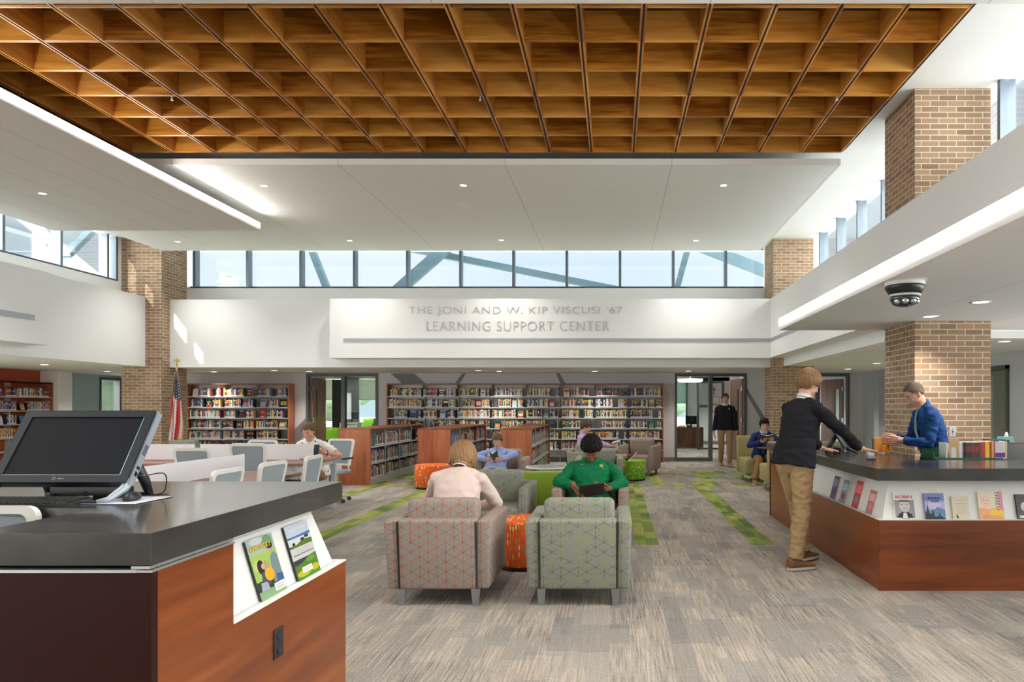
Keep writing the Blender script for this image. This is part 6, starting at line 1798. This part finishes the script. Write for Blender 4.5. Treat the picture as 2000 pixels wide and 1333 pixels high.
# 1 -- person in pale pink, from behind, in the near orange-lined chair
pk = cloth('pale_pink_knit', (.74, .60, .565), (.68, .545, .51), 300, .9, .3)
e, J = person('person in pale pink sweater with straw-blond hair, seated with back to camera', (-1.26, 5.40, 0), 0, dict(
    H=1.76, pelvis=(0, -.02, .455), lean=.30, bend=.20, head=(.46, .10, 0), neck=.95, sw=.19, seed=1, vox=.0045, skin=SKIN_L, hairmat=H_BLOND, style='shaggy', hvox=.0035, hairs=1.06,
    top=dict(name='sweater', mat=pk, fat=1.06, wr=.012), legs_=dict(mat=KHAKI2), shoes=(BRN, WSOLE), collar=pk,
    handL=dict(at=(-.12, .52, .60), pole=(-1, -.4, -.4), palm=(1, 0, .2)), handR=dict(at=(.12, .52, .60), pole=(1, -.4, -.4), palm=(-1, 0, .2)),
    footL=dict(at=(-.14, .50, .09)), footR=dict(at=(.14, .50, .09))))

# 2 -- person in the green quarter-zip, tablet in the lap
gr = cloth('green_fleece', (.008, .215, .085), (.006, .17, .065), 300, .8, .45)
e, J = person('person in green quarter-zip sweater looking down at a black tablet', (-.243, 7.36, 0), PI, dict(
    H=1.80, pelvis=(0, .29, .45), lean=-.86, bend=.33, head=(.72, 0, 0), neck=.72, sw=.205, seed=2, vox=.004, skin=SKIN_B, lips=LIPD, hairmat=H_BLACK, style='afro', hvox=.0035, hairs=1.04, jaw=1.06,
    top=dict(name='sweater', mat=gr, fat=1.16, wr=.016, sleeve=.90), legs_=dict(mat=KHAKI2, fat=1.1), shoes=(BRN, WSOLE), collar=gr,
    handL=dict(at=(-.185, .44, .635), pole=(-1, -.5, -.2), dir=(.85, .45, -.05), palm=(.2, -.5, .7), curl=.75, side=-1), handR=dict(at=(.17, .42, .66), pole=(1, -.5, -.2), dir=(-.35, .5, -.75), palm=(-.5, .3, -.4), curl=.45, side=1),
    footL=dict(at=(-.20, .62, .09)), footR=dict(at=(.20, .62, .09))))
m = MB().use(BLACKM); rbox(m, -.125, .125, -.095, .095, 0, .012, .006); o = m.build('tablet', e); HMt = Matrix.Translation((-.02, .55, .625)) @ Matrix.Rotation(.75, 4, 'X') @ Matrix.Rotation(.16, 4, 'Y')
o.parent = None; o.matrix_world = Matrix.Translation((-.243, 7.36, 0)) @ R(PI) @ HMt; tag(o, 'black tablet held by the person in the green sweater', 'tablet')
k = J['k']; Rc = J['Rc']; nb = J['nb']; ch = J['chest']; wa = J['waist']; Yc = Rc @ Vector((0, 1, 0)); Zc = Rc @ Vector((0, 0, 1)); Xc = Rc @ Vector((1, 0, 0))
def on_front(me_obj, p, d):
    ok_, loc, no, _ = me_obj.ray_cast(p - d * -.6, -d); return loc if ok_ else p
def patch_on(top, par, x, z, base, name, mat, shapes, lift=.003):
    """flat shapes projected onto the front of a garment"""
    m = MB().use(mat)
    for poly in shapes:
        V = []
        for px_, pz_ in poly:
            o_ = base + Xc_(top) * (x + px_) + Zc_(top) * (z + pz_) + Yc_(top) * .5
            ok_, loc, no, _ = top['o'].ray_cast(o_, -Yc_(top)); V.append((loc if ok_ else o_ - Yc_(top) * .36) + Yc_(top) * lift)
        try: m._fin([m.bm.faces.new(m.verts(V))])
        except ValueError: pass
    return m.build(name, par)
def Xc_(t): return t['R'] @ Vector((1, 0, 0))
def Yc_(t): return t['R'] @ Vector((0, 1, 0))
def Zc_(t): return t['R'] @ Vector((0, 0, 1))
T2 = dict(o=J['top'], R=Rc)
patch_on(T2, e, 0, 0, ch, 'zip', DGREY, [[(-.004, .02 - .03 * i), (.004, .02 - .03 * i), (.004, -.01 - .03 * i), (-.004, -.01 - .03 * i)] for i in range(6)])
star = [(math.cos(PI / 2 + i * PI / 5) * (.022 if i % 2 == 0 else .010), math.sin(PI / 2 + i * PI / 5) * (.020 if i % 2 == 0 else .010)) for i in range(10)]
patch_on(T2, e, -.105, -.06, ch, 'chest_emblem', plain('yellow_embroidery', (.75, .5, .05), .6), [star, [(-.022, .020), (.022, .020), (.022, .024), (-.022, .024)], [(-.022, -.024), (.022, -.024), (.022, -.020), (-.022, -.020)]])
patch_on(T2, e, .095, -.035, ch, 'chest_mark', SHIRTW, [[(.022, .006), (.010, -.006), (-.022, .006), (-.02, .004), (.010, -.012), (.018, -.006)]])
m = MB().use(SHIRTW); m.path([nb + Vector((.05, .045, .02)), nb + Vector((.028, .075, -.005)), nb + Vector((0, .085, -.03)), nb + Vector((-.028, .075, -.005)), nb + Vector((-.05, .045, .02))], .010, 8); m.build('inner_collar', e)

# 3 -- person in light blue shirt with a book
bl = cloth('light_blue_oxford', (.36, .45, .74), (.30, .39, .68), 300, .8, .45)
e, J = person('person in light blue shirt slouching in a chair, reading an open book', (-1.86, 11.0, 0), PI, dict(
    H=1.62, pelvis=(0, .33, .43), lean=-.95, bend=.35, head=(.36, 0, 0), neck=.38, sw=.18, seed=3, vox=.005, skin=SKIN_L, hairmat=H_MID, style='fringe',
    top=dict(name='shirt', mat=bl, fat=1.06, wr=.013), legs_=dict(mat=KHAKI2), shoes=(BRN, WSOLE), collar=bl, tie=cloth('blue_patterned_tie', (.08, .12, .35), (.3, .35, .5), 90),
    handL=dict(at=(-.11, .36, .635), pole=(-1, -.1, .35), dir=(.8, .3, .1), palm=(.3, -.8, 0), curl=.5, side=-1), handR=dict(at=(.11, .36, .635), pole=(1, -.1, .1), dir=(-.8, .3, .1), palm=(-.3, -.8, 0), curl=.5, side=1),
    footL=dict(at=(-.12, .72, .09)), footR=dict(at=(.12, .72, .09))))
def openbook(loc, rz, tilt, w, h, cover, label, spread=.5, par_rot=0, group=None):
    e = empty('open_book', label, 'book', loc, rz)
    M0 = Matrix.Rotation(tilt, 4, 'X')
    m = MB().use(cover)
    for q in (-1, 1):
        M = M0 @ Matrix.Rotation(-q * spread, 4, 'Y'); a, b = sorted((0, q * w)); m.box(a, b, -h / 2, h / 2, -.004, 0, M)
    m.build('cover', e)
    m = MB().use(PAPER)
    for q in (-1, 1):
        M = M0 @ Matrix.Rotation(-q * spread, 4, 'Y'); a, b = sorted((0, q * (w - .006))); m.box(a, b, -h / 2 + .004, h / 2 - .004, 0, .012, M)
    m.build('pages', e)
    return e
openbook((-1.86, 10.56, .675), PI, .75, .10, .17, plain('dark_cover', (.03, .05, .05), .5), 'small open book held by the person in light blue', .95)

# 4 -- person in floral shirt with a phone at the far study table
fl = Mat('white_floral_shirt', (.8, .8, .78), .8)
x, y, z = fl.obj(); vor = fl.node('ShaderNodeTexVoronoi'); fl.link(fl.comb(x, y, z), vor.inputs['Vector']); vor.inputs['Scale'].default_value = 22
d_ = S(fl.nt, vor.outputs['Distance']).lt(.26); cc = fl.ramp(fl.white(S(fl.nt, vor.outputs['Position'])), [(0, (.10, .13, .2)), (.35, (.5, .3, .2)), (.6, (.25, .3, .2)), (.8, (.6, .5, .45))], 'CONSTANT'); fl.color(fl.mix(d_, (.80, .79, .77), cc))
e, J = person('person in white floral short-sleeved shirt looking at a phone', (-4.44, 10.22, 0), PI, dict(
    H=1.74, pelvis=(0, .0, .47), lean=.20, bend=.18, head=(.45, 0, 0), neck=.5, sw=.185, seed=4, vox=.005, skin=SKIN_L, hairmat=H_MID, style='short',
    top=dict(name='shirt', mat=fl, fat=1.08, wr=.012, sleeve=.45), legs_=dict(mat=TAN), shoes=(BRN, WSOLE), collar=SHIRTW,
    handL=dict(at=(-.29, .36, .80), pole=(-1, .1, -.6), dir=(.7, .5, .25), palm=(.3, -.7, .3), curl=.6, side=-1), handR=dict(at=(-.08, .36, .78), pole=(1, .1, -.9), dir=(-.8, .4, .1), palm=(-.3, -.7, .3), curl=.6, side=1),
    footL=dict(at=(-.14, .42, .09)), footR=dict(at=(.14, .42, .09))))
m = MB().use(BLACK); rbox(m, -.038, .038, -.005, .005, -.075, .075, .004); o = m.build('phone'); o.matrix_world = Matrix.Translation((-4.44, 10.22, 0)) @ R(PI) @ Matrix.Translation((-.205, .44, .845)) @ Matrix.Rotation(.30, 4, 'X'); tag(o, 'black phone held by the person in floral shirt', 'phone')
ww = J['arms'][-1]; d_ = (ww[1] - ww[0]).normalized(); m = MB().use(NAVYB); m.tube(ww[1] - d_ * .035, ww[1] - d_ * .02, .034, .034, 18); m.build('wristwatch', e)

# 5 -- person in lilac shirt, seen from the side
li = cloth('lilac_shirt', (.52, .36, .60), (.46, .31, .54), 300)
e, J = person('person in lilac shirt seen in profile, one leg up on the green ottoman', (-.56, 13.0, 0), -PI / 2, dict(
    H=1.68, pelvis=(0, .02, .44), lean=-.22, bend=.16, head=(.36, -.1, 0), neck=.35, sw=.175, seed=5, vox=.005, skin=SKIN_L, hairmat=H_DK, style='bowl',
    top=dict(name='shirt', mat=li), legs_=dict(mat=KHAKI), shoes=(BRN, WSOLE), collar=li,
    handL=dict(at=(-.08, .50, .72), pole=(-1, -.3, -.5), dir=(.2, .8, 0), palm=(.3, 0, -1), curl=.5, side=-1), handR=dict(at=(.10, .48, .72), pole=(1, -.3, -.5), dir=(-.2, .8, 0), palm=(0, 0, -1), curl=.5, side=1),
    footL=dict(at=(-.35, .90, .50), dir=(0, 1, .9)), footR=dict(at=(.28, .78, .09), dir=(.2, 1, 0))))
openbook((.04, 12.98, .765), -PI / 2, .3, .10, .16, plain('white_cover_paperback', (.7, .68, .65), .5), 'open paperback held by the person in lilac shirt', .4)

# 6 -- walking person in black sweater
bk_ = cloth('black_knit', (.014, .014, .018), (.02, .02, .025), 300, .9, .5)
e, J = person('person walking out of the right office, black sweater and khaki trousers', (X(1416, 16.9), 16.9, 0), PI - .05, dict(
    H=1.80, pelvis=(0, 0, .955), lean=.02, bend=.03, head=(.05, .1, 0), sw=.195, seed=6, vox=.006, down=False, skin=SKIN_L, hairmat=H_MID, style='fringe',
    top=dict(name='sweater', mat=bk_, fat=1.05, hem=-.06), legs_=dict(mat=KHAKI, fat=1.05), shoes=(TANL, WSOLE), collar=SHIRTW,
    handL=dict(at=(-.27, .10, .86), pole=(-.3, -1, 0), dir=(0, .15, -1), palm=(1, 0, 0), curl=.35, side=1), handR=dict(at=(.27, -.03, .86), pole=(.3, -1, 0), dir=(0, .05, -1), palm=(-1, 0, 0), curl=.35, side=-1),
    footL=dict(at=(-.08, .26, .10), dir=(-.1, 1, .15)), footR=dict(at=(.09, -.16, .11), dir=(.1, 1, -.2))))
patch_on(dict(o=J['top'], R=J['Rc']), e, -.09, -.02, J['chest'], 'chest_emblem', plain('gold_embroidery', (.6, .38, .05), .6), [[(.02 * math.cos(2 * PI * i / 8), .024 * math.sin(2 * PI * i / 8)) for i in range(8)]])
m = MB().use(BLACKM); M = Matrix.Translation((-.20, -.14, 1.15)); rbox(m, -.12, .12, -.06, .06, -.28, .22, .03, M); o = m.build('backpack'); o.matrix_world = Matrix.Translation((X(1416, 16.9), 16.9, 0)) @ R(PI - .05); tag(o, 'black backpack slung behind one shoulder of the walking person', 'backpack')

# 7 -- seated person in navy blazer reading
nv = cloth('navy_blazer', (.018, .035, .13), (.013, .026, .10), 300, .8, .5)
e, J = person('person in navy blazer and blue tie reading an open book', (2.88, 13.45, 0), PI, dict(
    H=1.74, pelvis=(0, .02, .465), lean=.18, bend=.16, head=(.25, -.05, 0), neck=.38, sw=.185, seed=7, vox=.005, skin=SKIN_O, hairmat=H_BLACK, style='bowl', hairs=1.03,
    top=dict(name='blazer', mat=nv, fat=1.08, hem=-.14), legs_=dict(mat=TAN, fat=1.05), shoes=(TANL, WSOLE), collar=cloth('pale_blue_shirt', (.45, .55, .72)), tie=cloth('royal_blue_tie', (.02, .08, .35), None),
    handL=dict(at=(-.12, .42, .84), pole=(-1, 0, -.7), dir=(.4, .7, .1), palm=(.5, -.5, .3), curl=.5, side=-1), handR=dict(at=(.10, .44, .80), pole=(1, 0, -.7), dir=(-.3, .8, .1), palm=(0, -.3, .9), curl=.5, side=1),
    footL=dict(at=(-.05, .50, .09)), footR=dict(at=(.26, .60, .09), dir=(.1, 1, 0))))
m = MB().use(cloth('pale_shirt_front', (.62, .68, .78))); T7 = dict(o=J['top'], R=J['Rc'])
patch_on(T7, e, 0, 0, J['chest'], 'shirt_front', cloth('pale_shirt_front', (.62, .68, .78)), [[(-.05 + .011 * i, .04 - .035 * i), (.05 - .011 * i, .04 - .035 * i), (.039 - .011 * i, .005 - .035 * i), (-.039 + .011 * i, .005 - .035 * i)] for i in range(4)], .004)
patch_on(T7, e, 0, 0, J['chest'], 'tie_front', plain('royal_blue_silk', (.02, .07, .32), .5), [[(-.014, .03 - .03 * i), (.014, .03 - .03 * i), (.014, -.0 - .03 * i), (-.014, -.0 - .03 * i)] for i in range(4)], .009)
openbook((2.86, 12.95, .86), PI, .55, .13, .20, plain('dark_grey_cover', (.07, .07, .09), .5), 'large open book held by the person in the navy blazer', .30)

# 8 -- standing person in black sweater at the counter
e, J = person('person in black sweater standing at the right counter, both hands on it', (1.72, 6.32, 0), -1.05, dict(
    H=1.83, pelvis=(-.02, -.07, .975), lean=.17, bend=.08, head=(.42, -.12, 0), neck=.34, sw=.195, seed=8, vox=.004, skin=SKIN_L, hairmat=H_BROWN, style='bowl', hvox=.0035, hairs=1.05,
    top=dict(name='sweater', mat=bk_, fat=1.06, hem=-.06, wr=.014, sleeve=.92), legs_=dict(mat=KHAKI, fat=1.14, wr=.011), shoes=(SUEDE, WSOLE), collar=SHIRTW,
    handL=dict(at=(-.20, .50, 1.00), pole=(-1, -.4, .2), dir=(.2, 1, -.12), palm=(0, -.1, -1), curl=.10, side=-1, spread=.12, thumb=.1), handR=dict(at=(.32, .52, 1.00), pole=(1, -.6, .1), dir=(0.15, 1, -.12), palm=(0, -.1, -1), curl=.08, side=1, spread=.12, thumb=.1),
    footL=dict(at=(-.10, .13, .095), dir=(-.15, 1, 0)), footR=dict(at=(.12, -.20, .095), dir=(.2, 1, 0))))

# 9 -- man in blue shirt behind the counter
bs = cloth('deep_blue_shirt', (.012, .055, .20), (.010, .045, .165), 300, .75, .6)
e, J = person('man in deep blue shirt and teal tie behind the right counter', (3.28, 7.12, 0), PI / 2, dict(
    H=1.80, pelvis=(0, -.03, .925), lean=.08, bend=.20, head=(.58, .02, 0), neck=.6, sw=.185, seed=9, vox=.004, skin=SKIN_L, hairmat=H_GREY, style='crop', hvox=.0035,
    top=dict(name='shirt', mat=bs, fat=1.03, hem=.06, wr=.016, sleeve=.88), legs_=dict(mat=GREYT, fat=1.05), shoes=(BRN, BLACKM), collar=bs, tie=cloth('pale_teal_tie', (.28, .42, .40), (.2, .33, .33), 120), belt=BRN,
    handL=dict(at=(-.10, .36, 1.115), pole=(-.6, -1, -.6), dir=(.05, 1, .05), palm=(1, 0, .1), curl=.28, side=1, spread=.12), handR=dict(at=(.10, .36, 1.14), pole=(.6, -1, -.6), dir=(-.25, 1, .05), palm=(-1, 0, -.1), curl=.45, side=-1),
    footL=dict(at=(-.11, .02, .09)), footR=dict(at=(.11, -.02, .09))))
e2 = empty('open_book', 'thick orange book held open by the man in the deep blue shirt', 'book', (2.84, 7.10, .985), 0)
OC = plain('orange_book_cover', (.68, .22, .01), .4)
A1 = R(math.radians(196)) @ Matrix.Rotation(-.10, 4, 'X'); A2 = R(math.radians(150)) @ Matrix.Rotation(-.35, 4, 'X')
m = MB().use(OC); m.box(-.02, .17, -.004, .0, 0, .15, A1); m.box(.0, .17, -.004, .0, 0, .15, A2); m.build('cover', e2)
m = MB().use(PAPER); m.box(-.015, .165, -.030, -.004, .004, .146, A1)
for i in range(6): m.box(.0, .155, -.003, -.001, .006, .146, R(math.radians(190 - 6 * i)) @ Matrix.Rotation(-.12 - .04 * i, 4, 'X') @ T(0, -.03, 0))
m.build('pages', e2)
m = MB().use(plain('yellow_title_lines', (.80, .50, .05), .5))
for z in (.11, .09, .07): m.box(.03, .12, .0, .0008, z, z + .008, A1)
m.build('title_lines', e2)
